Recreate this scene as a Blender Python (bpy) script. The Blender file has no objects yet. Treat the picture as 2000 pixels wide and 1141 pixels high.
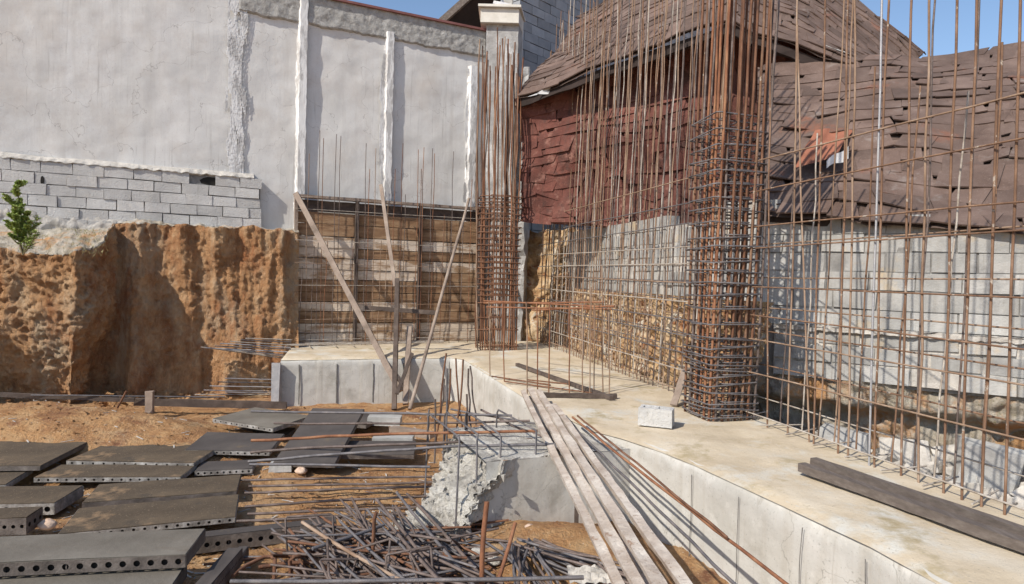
import bpy, math, random
from mathutils import Vector, Matrix, noise
random.seed(7)
R = random.uniform
sc = bpy.context.scene
COL = sc.collection

# ------------------------------------------------------------------ camera
F = 1250.0                       # focal length in pixels of the 2000 px wide photograph
CAMZ = 2.0
PITCH, ROLL = math.radians(1.49), math.radians(1.49)
fw = Vector((0, math.cos(PITCH), -math.sin(PITCH)))
up0 = Vector((0, math.sin(PITCH), math.cos(PITCH)))
rt0 = Vector((1, 0, 0))
UP = up0 * math.cos(ROLL) - rt0 * math.sin(ROLL)
RT = rt0 * math.cos(ROLL) + up0 * math.sin(ROLL)
CP = Vector((0, 0, CAMZ))
cam = bpy.data.cameras.new("camera")
co = bpy.data.objects.new("camera", cam)
COL.objects.link(co)
m = Matrix((RT, UP, -fw)).transposed().to_4x4()
m.translation = CP
co.matrix_world = m
cam.sensor_width = 36
cam.lens = 36 * F / 2000
cam.clip_start = 0.05
cam.clip_end = 2000
sc.camera = co

# ------------------------------------------------------------------ sky and sun
SUN_EL = math.radians(41)
SV = Vector((-0.71 * math.cos(SUN_EL), -0.704 * math.cos(SUN_EL), math.sin(SUN_EL))).normalized()
w = bpy.data.worlds.new("World")
sc.world = w
w.use_nodes = True
nt = w.node_tree
bg = nt.nodes["Background"]
sky = nt.nodes.new("ShaderNodeTexSky")
sky.sky_type = 'NISHITA'
sky.sun_disc = False
sky.sun_elevation = SUN_EL
sky.sun_rotation = math.atan2(SV.x, SV.y)
sky.air_density = 1.0
sky.dust_density = 0.6
sky.ozone_density = 2.0
nt.links.new(sky.outputs[0], bg.inputs[0])
bg.inputs[1].default_value = 0.15
sl = bpy.data.lights.new("sun", 'SUN')
sl.energy = 4.6
sl.angle = math.radians(0.5)
sl.color = (1.0, 0.93, 0.82)
so = bpy.data.objects.new("sun", sl)
COL.objects.link(so)
so.rotation_euler = SV.to_track_quat('Z', 'Y').to_euler()
so.location = (-20, -15, 25)
sc.view_settings.view_transform = 'Standard'
sc.view_settings.look = 'None'
sc.view_settings.exposure = 0.15
sc.view_settings.gamma = 1

# ------------------------------------------------------------------ pixel -> place helpers
def ray(u, v):
    return fw + RT * ((u - 1000) / F) + UP * ((570.5 - v) / F)
def gp(u, v, z):                 # on a horizontal plane
    r = ray(u, v)
    return CP + r * ((z - CAMZ) / r.z)
def dp(u, v, d):                 # at distance d in front
    r = ray(u, v)
    return CP + r * (d / r.y)
def vpl(u, v, P0, D):            # on a vertical plane through P0 along D
    n = Vector((D.y, -D.x, 0))
    r = ray(u, v)
    return CP + r * ((P0 - CP).dot(n) / r.dot(n))
D1 = Vector((-0.26, 1, 0)).normalized()
N1 = Vector((D1.y, -D1.x, 0))            # to the right of the mesh
D2 = Vector((0.9, 0.43, 0)).normalized()
N2 = Vector((D2.y, -D2.x, 0))            # from the wall towards the camera
WP = Vector((-3.85, 11.2, 0))
BT = 0.70                                # top of the foundation beam

# ------------------------------------------------------------------ materials
def srgb(r, g, b):
    f = lambda c: ((c / 255 + .055) / 1.055) ** 2.4 if c > 10 else c / 255 / 12.92
    return (f(r), f(g), f(b), 1)
def lin(r, g, b): return (r, g, b, 1)

def mat(name, cols, scale=3.0, detail=8, rough=.85, bump=.3, bscale=20, stretch=(1, 1, 1), metal=0,
        patch=None, patch_scale=1.0, patch_th=(.55, .62), patch_stretch=(1, 1, 1), island=0, bdist=.02, coord='Object',
        speck=None, streak=None, crack=None):
    """cols: 2-4 colours mixed along a noise; patch: second colour with a hard edged noise mask"""
    M = bpy.data.materials.new(name)
    M.use_nodes = True
    t = M.node_tree
    b = t.nodes["Principled BSDF"]
    b.inputs['Roughness'].default_value = rough
    b.inputs['Metallic'].default_value = metal
    N = t.nodes.new; L = t.links.new
    tc = N("ShaderNodeTexCoord")
    def mapped(st):
        mp = N("ShaderNodeMapping")
        mp.inputs['Scale'].default_value = st
        L(tc.outputs[coord], mp.inputs[0])
        return mp.outputs[0]
    n1 = N("ShaderNodeTexNoise")
    n1.inputs['Scale'].default_value = scale
    n1.inputs['Detail'].default_value = detail
    n1.inputs['Roughness'].default_value = .65
    L(mapped(stretch), n1.inputs['Vector'])
    rp = N("ShaderNodeValToRGB")
    el = rp.color_ramp.elements
    k = len(cols)
    pos = [.3 + .4 * i / (k - 1) for i in range(k)]
    el[0].position = pos[0]; el[0].color = cols[0]
    el[1].position = pos[-1]; el[1].color = cols[-1]
    for i in range(1, k - 1):
        e = el.new(pos[i]); e.color = cols[i]
    L(n1.outputs[0], rp.inputs[0])
    out = rp.outputs[0]
    def mix(fac, a, bb, typ='MIX'):
        mx = N("ShaderNodeMix"); mx.data_type = 'RGBA'; mx.blend_type = typ
        if isinstance(fac, float): mx.inputs[0].default_value = fac
        else: L(fac, mx.inputs[0])
        L(a, mx.inputs[6])
        if isinstance(bb, tuple): mx.inputs[7].default_value = bb
        else: L(bb, mx.inputs[7])
        return mx.outputs[2]
    def maskn(sc_, st, lo, hi, det=6, off=0):
        n = N("ShaderNodeTexNoise"); n.inputs['Scale'].default_value = sc_; n.inputs['Detail'].default_value = det
        n.inputs['Roughness'].default_value = .7
        mp = N("ShaderNodeMapping"); mp.inputs['Scale'].default_value = st; mp.inputs['Location'].default_value = (off, off, off)
        L(tc.outputs[coord], mp.inputs[0]); L(mp.outputs[0], n.inputs['Vector'])
        mr = N("ShaderNodeMapRange"); mr.inputs[1].default_value = lo; mr.inputs[2].default_value = hi
        L(n.outputs[0], mr.inputs[0])
        return mr.outputs[0]
    if patch:
        ps = patch if isinstance(patch, list) else [patch]
        for i, p in enumerate(ps):
            out = mix(maskn(patch_scale * (1 + .7 * i), patch_stretch, patch_th[0], patch_th[1], off=3.7 * i + 1), out, p)
    if streak:
        out = mix(maskn(1.0, (7, 7, .28), .50, .80, 8, 21), out, streak)
        out = mix(maskn(1.0, (16, 16, .5), .60, .74, 5, 31), out, tuple(c * .8 for c in streak[:3]) + (1,))
    if crack:
        n = N("ShaderNodeTexNoise"); n.inputs['Scale'].default_value = crack[1]; n.inputs['Detail'].default_value = 6
        L(mapped((1, 1, 1)), n.inputs['Vector'])
        ma = N("ShaderNodeMath"); ma.operation = 'SUBTRACT'; L(n.outputs[0], ma.inputs[0]); ma.inputs[1].default_value = .5
        mb_ = N("ShaderNodeMath"); mb_.operation = 'ABSOLUTE'; L(ma.outputs[0], mb_.inputs[0])
        mr = N("ShaderNodeMapRange"); mr.inputs[1].default_value = crack[2]; mr.inputs[2].default_value = 0
        mr.inputs[3].default_value = 0; mr.inputs[4].default_value = .8; L(mb_.outputs[0], mr.inputs[0])
        out = mix(mr.outputs[0], out, crack[0])
    if speck:
        out = mix(maskn(60, (1, 1, 1), .62, .68, 3, 9), out, speck)
    if island:
        ge = N("ShaderNodeNewGeometry")
        mr = N("ShaderNodeMapRange"); mr.inputs[3].default_value = 1 - island; mr.inputs[4].default_value = 1 + island
        L(ge.outputs['Random Per Island'], mr.inputs[0])
        vm = N("ShaderNodeVectorMath"); vm.operation = 'SCALE'
        L(out, vm.inputs[0]); L(mr.outputs[0], vm.inputs['Scale'])
        out = vm.outputs[0]
    L(out, b.inputs['Base Color'])
    if bump:
        n2 = N("ShaderNodeTexNoise"); n2.inputs['Scale'].default_value = bscale; n2.inputs['Detail'].default_value = 10
        n2.inputs['Roughness'].default_value = .7
        L(mapped(stretch), n2.inputs['Vector'])
        bp = N("ShaderNodeBump"); bp.inputs['Strength'].default_value = bump; bp.inputs['Distance'].default_value = bdist
        L(n2.outputs[0], bp.inputs['Height']); L(bp.outputs[0], b.inputs['Normal'])
    return M

MT = dict(
    plaster=mat('grey_render', [lin(.56, .55, .53), lin(.64, .63, .61), lin(.69, .68, .665)], .9, 8, .9, .25, 9,
                patch=[lin(.72, .715, .70), lin(.55, .51, .47)], patch_scale=.7, patch_th=(.5, .75), patch_stretch=(1, 1, .8), streak=lin(.54, .52, .49), crack=(lin(.36, .34, .32), .8, .0022), speck=lin(.50, .48, .46)),
    whitewash=mat('white_wash', [lin(.62, .61, .6), lin(.82, .82, .81)], 5, 8, .85, .5, 30, stretch=(1, 1, .3),
                  patch=lin(.46, .45, .44), patch_scale=6, patch_th=(.48, .56), patch_stretch=(1, 1, .3)),
    pillar=mat('pillar_cement', [lin(.24, .23, .22), lin(.35, .34, .33), lin(.45, .44, .43)], 6, 10, .95, .9, 22, patch=lin(.56, .55, .54), patch_scale=4, patch_th=(.54, .6), patch_stretch=(1, 1, .3)),
    bed=mat('mortar_joint', [lin(.14, .135, .13), lin(.30, .29, .275)], 6, 8, .95, .6, 30),
    band=mat('rough_cement', [lin(.20, .19, .18), lin(.36, .35, .33), lin(.46, .45, .43)], 9, 10, .95, .9, 25, speck=lin(.12, .11, .1)),
    block=mat('cinder_block', [lin(.42, .41, .40), lin(.52, .51, .495), lin(.62, .61, .59)], 3, 12, .95, .8, 40, island=.13, streak=lin(.52, .50, .47), patch=lin(.56, .54, .51), patch_scale=2.2, patch_th=(.55, .62),
              speck=lin(.28, .27, .26)),
    blockpale=mat('pale_cinder_block', [lin(.27, .265, .255), lin(.38, .375, .36), lin(.49, .475, .45)], 3, 9, .95, .5, 50, island=.14,
                  patch=[lin(.48, .37, .23), lin(.24, .235, .23)], patch_scale=1.5, patch_th=(.55, .68), streak=lin(.29, .27, .24)),
    blockdim=mat('shade_tinted_block', [lin(.26, .27, .29), lin(.36, .37, .39)], 4, 9, .95, .4, 50, island=.18),  # dim bluish tone puts the back wall's shade into its colour
    mortar=mat('old_mortar', [lin(.30, .28, .25), lin(.48, .45, .41), lin(.62, .58, .52)], 6, 9, .95, .8, 30),
    concrete=mat('cast_concrete', [lin(.37, .355, .32), lin(.47, .455, .42), lin(.54, .525, .49)], 1.6, 10, .85, .25, 18,
                 patch=[lin(.33, .31, .27), lin(.60, .58, .54)], patch_scale=2.0, patch_th=(.56, .72), speck=lin(.33, .32, .29), streak=lin(.40, .37, .32), crack=(lin(.26, .25, .22), 1.3, .003)),
    conctop=mat('dusty_concrete', [lin(.42, .34, .235), lin(.54, .45, .325), lin(.61, .54, .43)], 1.8, 10, .92, .45, 22,
                patch=[lin(.56, .54, .48), lin(.36, .29, .17)], patch_scale=1.5, patch_th=(.54, .66), speck=lin(.36, .31, .24)),
    seam=mat('formwork_seam', [lin(.10, .095, .09), lin(.30, .29, .27)], 9, 6, .95, .3, 30),
    rubble=mat('spilled_concrete', [lin(.30, .28, .25), lin(.50, .47, .42), lin(.64, .61, .55)], 8, 12, .95, 1.0, 40, patch=lin(.66, .63, .57), patch_scale=5, patch_th=(.5, .6), speck=lin(.2, .18, .16), bdist=.04),
    soil=mat('orange_soil', [lin(.30, .135, .052), lin(.50, .27, .115), lin(.66, .43, .22)], 3.4, 14, .97, 1.0, 20,
             patch=[lin(.60, .41, .23), lin(.24, .10, .045)], patch_scale=1.3, patch_th=(.54, .68), speck=lin(.66, .50, .34), bdist=.09),
    bank=mat('cut_earth', [lin(.30, .135, .055), lin(.57, .31, .145), lin(.74, .50, .29)], 4.2, 14, .97, 1.0, 22, stretch=(1, 1, .5),
             patch=[lin(.56, .42, .28), lin(.40, .16, .06)], patch_scale=1.6, patch_th=(.5, .66), patch_stretch=(1, 1, .35), speck=lin(.58, .42, .26), bdist=.14),
    bankface=mat('stony_earth', [lin(.33, .165, .07), lin(.52, .35, .19), lin(.66, .52, .36)], 4, 12, .97, 1.0, 18,
                 patch=[lin(.62, .56, .46), lin(.36, .16, .07)], patch_scale=3.0, patch_th=(.54, .62), bdist=.06),
    banktop=mat('bank_top_rubble', [lin(.30, .25, .18), lin(.44, .39, .32), lin(.54, .50, .44)], 5, 12, .97, 1.0, 22,
                patch=lin(.48, .26, .12), patch_scale=1.6, patch_th=(.52, .62), speck=lin(.2, .2, .08), bdist=.05),
    rust=mat('rust_orange', [lin(.12, .047, .023), lin(.24, .10, .048), lin(.35, .18, .095)], 8, 6, .85, .4, 120, stretch=(1, 1, .5)),
    rustpale=mat('rust_pale', [lin(.15, .09, .058), lin(.27, .175, .115), lin(.40, .30, .225)], 6, 6, .85, .4, 120, stretch=(1, 1, .4)),
    meshrust=mat('weathered_rust', [lin(.11, .058, .036), lin(.20, .112, .066), lin(.31, .195, .13)], 8, 6, .85, .4, 120, stretch=(1, 1, .5), patch=lin(.40, .34, .28), patch_scale=9, patch_th=(.60, .64)),
    rustdark=mat('rust_dark', [lin(.055, .028, .018), lin(.16, .07, .035), lin(.24, .13, .08)], 9, 6, .8, .4, 120, stretch=(1, 1, .4)),
    steelbar=mat('steel_bar', [lin(.075, .07, .075), lin(.15, .14, .145), lin(.24, .21, .20)], 9, 6, .55, .4, 120, metal=.25),
    brownbar=mat('brown_bar', [lin(.07, .05, .042), lin(.14, .105, .09), lin(.24, .185, .165)], 9, 6, .6, .4, 120, metal=.2),
    limebar=mat('cement_splashed_bar', [lin(.22, .17, .13), lin(.38, .33, .28), lin(.52, .48, .43)], 10, 6, .9, .4, 90),
    galv=mat('tie_bar', [lin(.30, .30, .32), lin(.46, .45, .45)], 9, 6, .5, .3, 90, metal=.3),
    plate=mat('oiled_steel_plate', [lin(.052, .036, .022), lin(.078, .056, .035), lin(.125, .09, .056)], 2.2, 12, .92, .35, 40, metal=0,
              patch=[lin(.26, .17, .095), lin(.05, .04, .03)], patch_scale=3.2, patch_th=(.56, .70), speck=lin(.2, .15, .1)),
    platedark=mat('black_steel_plate', [lin(.04, .034, .032), lin(.066, .056, .052), lin(.095, .08, .07)], 2.0, 10, .85, .2, 30, patch=lin(.12, .09, .06), patch_scale=3, patch_th=(.6, .72)),
    plateblue=mat('grey_steel_plate', [lin(.095, .082, .065), lin(.145, .128, .105), lin(.21, .19, .16)], 1.5, 10, .85, .3, 30, metal=0,
                  patch=lin(.12, .095, .07), patch_scale=2.5, patch_th=(.56, .72), patch_stretch=(.5, 2, 1)),
    flange=mat('cement_caked_flange', [lin(.10, .09, .08), lin(.24, .22, .20), lin(.52, .5, .47)], 9, 8, .85, .6, 60),
    flangedark=mat('steel_flange', [lin(.05, .04, .034), lin(.11, .09, .078), lin(.2, .17, .15)], 9, 8, .7, .4, 60),
    holeshade=mat('hole_shade', [lin(.01, .009, .008), lin(.02, .017, .014)], 5, 2, .95, 0),  # near-black colour standing in for the shade inside holes
    timber=mat('weathered_timber', [lin(.14, .105, .08), lin(.26, .20, .16), lin(.36, .29, .235)], 3, 10, .9, .6, 40, stretch=(1, 1, 1),
               island=.15),
    timberdark=mat('dark_timber', [lin(.045, .032, .026), lin(.085, .062, .05), lin(.14, .105, .085)], 5, 10, .9, .6, 40),
    joist=mat('grey_brown_timber', [lin(.09, .07, .058), lin(.14, .112, .095), lin(.21, .175, .15)], 4, 10, .85, .6, 50, stretch=(6, .8, 6)),
    boardbrown=mat('brown_board', [lin(.14, .075, .038), lin(.28, .165, .09), lin(.42, .29, .18)], 4, 10, .9, .5, 30, stretch=(.5, .5, 3),
                   island=.12),
    boardpale=mat('pale_board', [lin(.52, .41, .31), lin(.66, .55, .44), lin(.76, .66, .56)], 4, 10, .9, .5, 30, stretch=(.5, .5, 3),
                  island=.10, patch=lin(.34, .22, .13), patch_scale=2.4, patch_th=(.5, .6), patch_stretch=(.6, .6, 2)),
    plank=mat('cement_covered_plank', [lin(.30, .23, .18), lin(.46, .39, .33), lin(.62, .56, .49)], 5, 10, .9, .8, 36,
              patch=lin(.30, .20, .14), patch_scale=6, patch_th=(.6, .66), speck=lin(.25, .18, .13)),
    shingle=mat('brown_felt_shingle', [lin(.088, .055, .042), lin(.13, .086, .069), lin(.18, .125, .102)], 2.5, 10, .95, .6, 60, island=.22,
                patch=[lin(.21, .09, .055), lin(.20, .16, .14)], patch_scale=1.4, patch_th=(.60, .70), speck=lin(.22, .17, .14)),
    shinglered=mat('red_felt_shingle', [lin(.075, .027, .020), lin(.135, .047, .035), lin(.20, .080, .060)], 2.5, 10, .95, .7, 40, island=.2,
                   patch=[lin(.085, .04, .032), lin(.26, .13, .10)], patch_scale=3.2, patch_th=(.54, .66), speck=lin(.08, .03, .025), streak=lin(.085, .045, .036)),
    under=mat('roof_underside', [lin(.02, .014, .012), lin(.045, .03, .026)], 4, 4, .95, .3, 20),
    redsheet=mat('rust_red_sheet', [lin(.24, .09, .05), lin(.34, .13, .075)], 4, 6, .9, .5, 30),
    whitesheet=mat('white_sheet', [lin(.55, .55, .55), lin(.78, .78, .78)], 4, 6, .7, .2, 30),
    redcap=mat('red_tin_cap', [lin(.16, .06, .05), lin(.26, .11, .10)], 5, 6, .7, .2, 30),
    cream=mat('cream_stone', [lin(.55, .52, .46), lin(.72, .69, .63)], 4, 6, .85, .3, 30),
    stone=mat('pinkish_stone', [lin(.42, .26, .17), lin(.60, .44, .33), lin(.72, .62, .52)], 5, 8, .9, .6, 25),
    leaf=mat('green_leaf', [lin(.14, .20, .04), lin(.28, .36, .08), lin(.44, .50, .18)], 6, 4, .7, 0, island=.3),
    drygrass=mat('dry_grass_blades', [lin(.2, .18, .07), lin(.38, .33, .16)], 6, 4, .9, 0),
    stem=mat('plant_stem', [lin(.12, .10, .05), lin(.2, .16, .09)], 6, 4, .9, 0),
)

# ------------------------------------------------------------------ mesh helpers
class MB:
    def __init__(s): s.v = []; s.f = []; s.mi = []; s.sm = []
    def add(s, vs, fs, mi=0, smooth=False):
        o = len(s.v)
        s.v += [Vector(v) for v in vs]
        for f in fs:
            s.f.append([i + o for i in f]); s.mi.append(mi); s.sm.append(smooth)
    def hexa(s, p, mi=0):      # 8 corners: bottom 4 ccw, top 4
        s.add(p, [(3, 2, 1, 0), (4, 5, 6, 7), (0, 1, 5, 4), (1, 2, 6, 5), (2, 3, 7, 6), (3, 0, 4, 7)], mi)
    def box(s, c, X, Y, Z, mi=0, jit=0):   # X,Y,Z half vectors
        c = Vector(c); ps = []
        for dz in (-1, 1):
            for a, b in ((-1, -1), (1, -1), (1, 1), (-1, 1)):
                p = c + X * a + Y * b + Z * dz
                if jit: p += Vector((R(-jit, jit), R(-jit, jit), R(-jit, jit)))
                ps.append(p)
        s.hexa(ps, mi)
    def beam(s, a, b, w, h, upv=Vector((0, 0, 1)), mi=0, jit=0, seg=1):  # rectangular bar from a to b
        a, b = Vector(a), Vector(b); d = (b - a)
        L = d.length; dn = d.normalized()
        sd = dn.cross(upv)
        if sd.length < 1e-3: sd = dn.cross(Vector((0, 1, 0)))
        sd.normalize(); u = sd.cross(dn)
        rings = []
        for i in range(seg + 1):
            c = a + d * (i / seg)
            j = [Vector((R(-jit, jit), R(-jit, jit), R(-jit, jit))) if jit else Vector() for _ in range(4)]
            rings.append([c - sd * w / 2 - u * h / 2 + j[0], c + sd * w / 2 - u * h / 2 + j[1], c + sd * w / 2 + u * h / 2 + j[2], c - sd * w / 2 + u * h / 2 + j[3]])
        vs = [p for r in rings for p in r]; fs = [(3, 2, 1, 0)]
        for i in range(seg):
            for k in range(4):
                fs.append((i * 4 + k, i * 4 + (k + 1) % 4, i * 4 + 4 + (k + 1) % 4, i * 4 + 4 + k))
        n = seg * 4
        fs.append((n, n + 1, n + 2, n + 3))
        s.add(vs, fs, mi)
    def tube(s, pts, r, n=6, mi=0, closed=False, r2=None):
        pts = [Vector(p) for p in pts]; rings = []
        k = len(pts)
        prev = None
        for i in range(k):
            if closed: d = pts[(i + 1) % k] - pts[i - 1]
            else: d = pts[min(i + 1, k - 1)] - pts[max(i - 1, 0)]
            d.normalize()
            if prev is None:
                a = d.cross(Vector((0, 0, 1)))
                if a.length < .1: a = d.cross(Vector((1, 0, 0)))
            else: a = prev - d * prev.dot(d)
            a.normalize(); prev = a
            b = d.cross(a)
            rr = r if r2 is None else r + (r2 - r) * i / (k - 1)
            rings.append([pts[i] + a * rr * math.cos(t) + b * rr * math.sin(t) for t in [2 * math.pi * j / n for j in range(n)]])
        vs = [p for q in rings for p in q]; fs = []
        for i in range(k if closed else k - 1):
            i2 = (i + 1) % k
            for j in range(n):
                fs.append((i * n + j, i * n + (j + 1) % n, i2 * n + (j + 1) % n, i2 * n + j))
        s.add(vs, fs, mi, True)
        if not closed:
            s.add(rings[0], [tuple(range(n - 1, -1, -1))], mi); s.add(rings[-1], [tuple(range(n))], mi)
    def grid(s, P, nu, nv, mi=0, smooth=True):
        vs = [P(i / nu, j / nv) for j in range(nv + 1) for i in range(nu + 1)]
        fs = [(j * (nu + 1) + i, j * (nu + 1) + i + 1, (j + 1) * (nu + 1) + i + 1, (j + 1) * (nu + 1) + i) for j in range(nv) for i in range(nu)]
        s.add(vs, fs, mi, smooth)
    def perf(s, A, U, V, L, H, n, r, mi=0):   # perforated strip from A, along U (L), up V (H), n round holes
        cw = L / n; K = 12
        for i in range(n):
            c = A + U * (cw * (i + .5)) + V * (H / 2)
            inner = [c + U * r * math.cos(2 * math.pi * k / K) + V * r * math.sin(2 * math.pi * k / K) for k in range(K)]
            outer = []
            for k in range(K):
                a = 2 * math.pi * k / K; x, y = math.cos(a), math.sin(a)
                t = min((cw / 2) / abs(x) if abs(x) > 1e-6 else 9, (H / 2) / abs(y) if abs(y) > 1e-6 else 9)
                if k % 3 == 0: pass
                outer.append(c + U * x * t + V * y * t)
            # corners
            vs = inner + outer; fs = [(k, K + k, K + (k + 1) % K, (k + 1) % K) for k in range(K)]
            s.add(vs, fs, mi)
            for sx in (-1, 1):
                for sy in (-1, 1):
                    q = c + U * (sx * cw / 2) + V * (sy * H / 2)
                    ks = sorted(range(K), key=lambda k: (outer[k] - q).length)[:2]
                    s.add([outer[ks[0]], q, outer[ks[1]]], [(0, 1, 2)], mi)
    def mesh(s, name, mats, off=Vector()):
        me = bpy.data.meshes.new(name)
        me.from_pydata([tuple(v - off) for v in s.v], [], s.f)
        for mm in (mats if isinstance(mats, (list, tuple)) else [mats]): me.materials.append(mm)
        me.polygons.foreach_set('material_index', s.mi)
        me.polygons.foreach_set('use_smooth', s.sm)
        me.update()
        return me
    def base(s):
        xs = [v.x for v in s.v]; ys = [v.y for v in s.v]; zs = [v.z for v in s.v]
        return Vector(((min(xs) + max(xs)) / 2, (min(ys) + max(ys)) / 2, min(zs)))

def part(name, mb, mats, parent, label=None):
    # world offset of the parent chain
    off = Vector(); p = parent
    while p: off += p.location; p = p.parent
    o = bpy.data.objects.new(name, mb.mesh(name, mats, off))
    COL.objects.link(o); o.parent = parent
    if label: o['label'] = label
    return o
def tag(o, label, cat, group=None):
    o['label'] = label; o['category'] = cat
    if group: o['group'] = group
    return o
def thing(name, loc, label, cat, group=None):
    o = bpy.data.objects.new(name, None); COL.objects.link(o)
    o.location = loc; o.empty_display_size = .1
    return tag(o, label, cat, group)
def solo(name, mb, mats, label, cat, group=None):
    b = mb.base()
    o = bpy.data.objects.new(name, mb.mesh(name, mats, b)); COL.objects.link(o); o.location = b
    return tag(o, label, cat, group)
def struct(name, mb, mats):
    o = bpy.data.objects.new(name, mb.mesh(name, mats)); COL.objects.link(o); o['kind'] = 'structure'
    return o
def fb(p, sc_=1.0, o=4):
    return noise.fractal(Vector(p) * sc_, 1.0, 2.0, o)
def sstep(a, b, x):
    t = max(0, min(1, (x - a) / (b - a))); return t * t * (3 - 2 * t)
def wavy(a, b, n=5, amp=.01, bow=0):
    a, b = Vector(a), Vector(b); out = []
    L = (b - a).length
    side = Vector((R(-1, 1), R(-1, 1), R(-.3, .3))); 
    for i in range(n + 1):
        t = i / n
        p = a.lerp(b, t) + Vector((R(-amp, amp), R(-amp, amp), R(-amp, amp) * .3)) * (1 if 0 < i < n else .2)
        if bow: p += side * bow * math.sin(math.pi * t)
        out.append(p)
    return out

# ------------------------------------------------------------------ ground (one sheet, fine near the pit)
MND = [(gp(120, 815, .3), .34, 1.25, .85), (gp(330, 845, .2), .16, .9, .6), (gp(1020, 1050, .15), .20, .42, .45), (gp(1180, 1090, .1), .16, .4, .5),
       (gp(760, 800, .15), .12, .5, .35), (gp(20, 800, .3), .15, .8, .5)]
def gh(x, y):
    p = Vector((x, y, 0))
    z = .05 * fb((x, y, 0), .55) + .035 * fb((x, y, 3), 2.3) + .02 * abs(fb((x, y, 7), 6, 5)) + .022 * (.45 - min(.45, noise.voronoi(Vector((x * 7, y * 7, 0)))[0][0])) + .012 * noise.noise(Vector((x * 17, y * 17, 0)))
    for c, h, rx, ry in MND:
        q = ((x - c.x) / rx) ** 2 + ((y - c.y) / ry) ** 2
        if q < 9: z += h * math.exp(-q)
    # upper ground beyond the walls
    dn = (Vector((x, y, 0)) - WP).dot(N2)
    up = 2.4 * sstep(.0, -.6, dn)
    rt = (p - Vector((1.38, 9.3, 0))).dot(N1)
    up = max(up, 2.0 * sstep(1.9, 3.4, rt) * sstep(4.6, 7.6, y))
    far = sstep(14, 30, math.hypot(x, y - 5)) * 1.9
    return max(z * (1 if up < .1 else .3) + up, far if y > 10 else 0)
def axis(lo, hi, st, far):
    a = []; x = lo
    while x <= hi: a.append(x); x += st
    g = []; s_ = st; x = a[-1]
    while x < far: s_ *= 1.35; x += s_; g.append(x)
    h = []; s_ = st; x = lo
    while x > -far: s_ *= 1.35; x -= s_; h.append(x)
    return h[::-1] + a + g
ax = axis(-7.6, 2.0, .045, 900); ay = axis(2.4, 10.6, .045, 900)
gm = MB()
nx, ny = len(ax), len(ay)
gm.add([(x, y, gh(x, y)) for y in ay for x in ax],
       [(j * nx + i, j * nx + i + 1, (j + 1) * nx + i + 1, (j + 1) * nx + i) for j in range(ny - 1) for i in range(nx - 1)], 0, True)
struct('ground', gm, MT['soil'])

# ------------------------------------------------------------------ earth bank on the left
bpath = [Vector((-3.62, 10.85, 0)), Vector((-4.6, 10.42, 0)), Vector((-6.1, 9.82, 0)), Vector((-5.93, 9.22, 0)), Vector((-6.02, 8.80, 0)), Vector((-6.8, 8.72, 0)), Vector((-7.7, 8.60, 0)), Vector((-7.8, 7.6, 0)), Vector((-9.8, 6.8, 0)), Vector((-14, 6.0, 0))]  # last points turn out of view, added to cast shade on the left face
btop = [2.66, 2.66, 2.66, 2.26, 2.14, 2.14, 2.18, 2.15, 2.1, 2.1]
def along(path, vals, t):
    L = [0]
    for a, b in zip(path, path[1:]): L.append(L[-1] + (b - a).length)
    s_ = t * L[-1]
    for i in range(len(path) - 1):
        if s_ <= L[i + 1] or i == len(path) - 2:
            k = (s_ - L[i]) / (L[i + 1] - L[i]); k = max(0, min(1, k))
            return path[i].lerp(path[i + 1], k), vals[i] + (vals[i + 1] - vals[i]) * k, s_
def bank_pt(u, v):
    u2 = 1 - (1 - u)        # fine everywhere
    p, zt, s_ = along(bpath, btop, u2)
    pa, _, _ = along(bpath, btop, max(0, u2 - .02)); pb, _, _ = along(bpath, btop, min(1, u2 + .02))
    t = (pb - pa).normalized(); n = Vector((-t.y, t.x, 0))   # outwards (towards the pit)
    if n.y > .5: n = -n
    recess = 1 - sstep(2.4, 3.0, s_)
    if v < .72:             # the face
        k = v / .72
        z = -.1 + (zt + .1) * k
        flare = (1 - k) ** 2.4 * (.42 + .25 * noise.noise(Vector((s_ * 1.7, 0, 4)))) * recess - .34 * sstep(.62, .1, k) * (1 - recess)
        q = p + n * flare
        groove = .10 * noise.noise(Vector((s_ * 3.6, z * .3, 2))) + .035 * noise.noise(Vector((s_ * 9, z * 1.1, 5))) + .014 * noise.noise(Vector((s_ * 22, z * 1.6, 8)))
        rough_ = .16 * fb((q.x, q.y, z), .9) + .11 * fb((q.x, q.y, z), 3.0, 5)
        rg = 1 - 2 * abs(noise.noise(Vector((q.x * 4.5, q.y * 4.5, z * 4)))) ; rg2 = 1 - 2 * abs(noise.noise(Vector((q.x * 11, q.y * 11, z * 10 + 4))))
        rough_ = rough_ * .7 + .02 * rg + .03 * rg2 + .035 * noise.noise(Vector((q.x * 24, q.y * 24, z * 24))) + .05 * min(.5, noise.voronoi(Vector((q.x * 6, q.y * 6, z * 5)))[0][0]) + .03 * fb((q.x * 1.0, q.y, z), 14, 4)
        d = groove * (1.1 * recess + .3) + rough_ * (.6 + .25 * (1 - recess))
        d *= .3 + .7 * sstep(0, .12, k)
        return Vector((q.x + n.x * d, q.y + n.y * d, z))
    k = (v - .72) / .28     # the top, running back to the wall
    back = (p - WP).dot(N2)
    e = bank_pt(u, .7199) if k == 0 else None
    q = p - N2 * (back + .3) * k if s_ < 8.5 else p + Vector((-.2, 1, 0)) * 3 * k
    z = zt + (2.68 - zt) * (k ** .8) + .07 * fb((q.x, q.y, 1), 3) + .03 * fb((q.x, q.y, 4), 9)
    j = Vector((0, 0, 0))
    if k < .15:
        ed = bank_pt(u, .7199); q = ed.lerp(q, k / .15)
    return Vector((q.x, q.y, z))
bm_ = MB(); bm_.grid(bank_pt, 620, 140)
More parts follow.
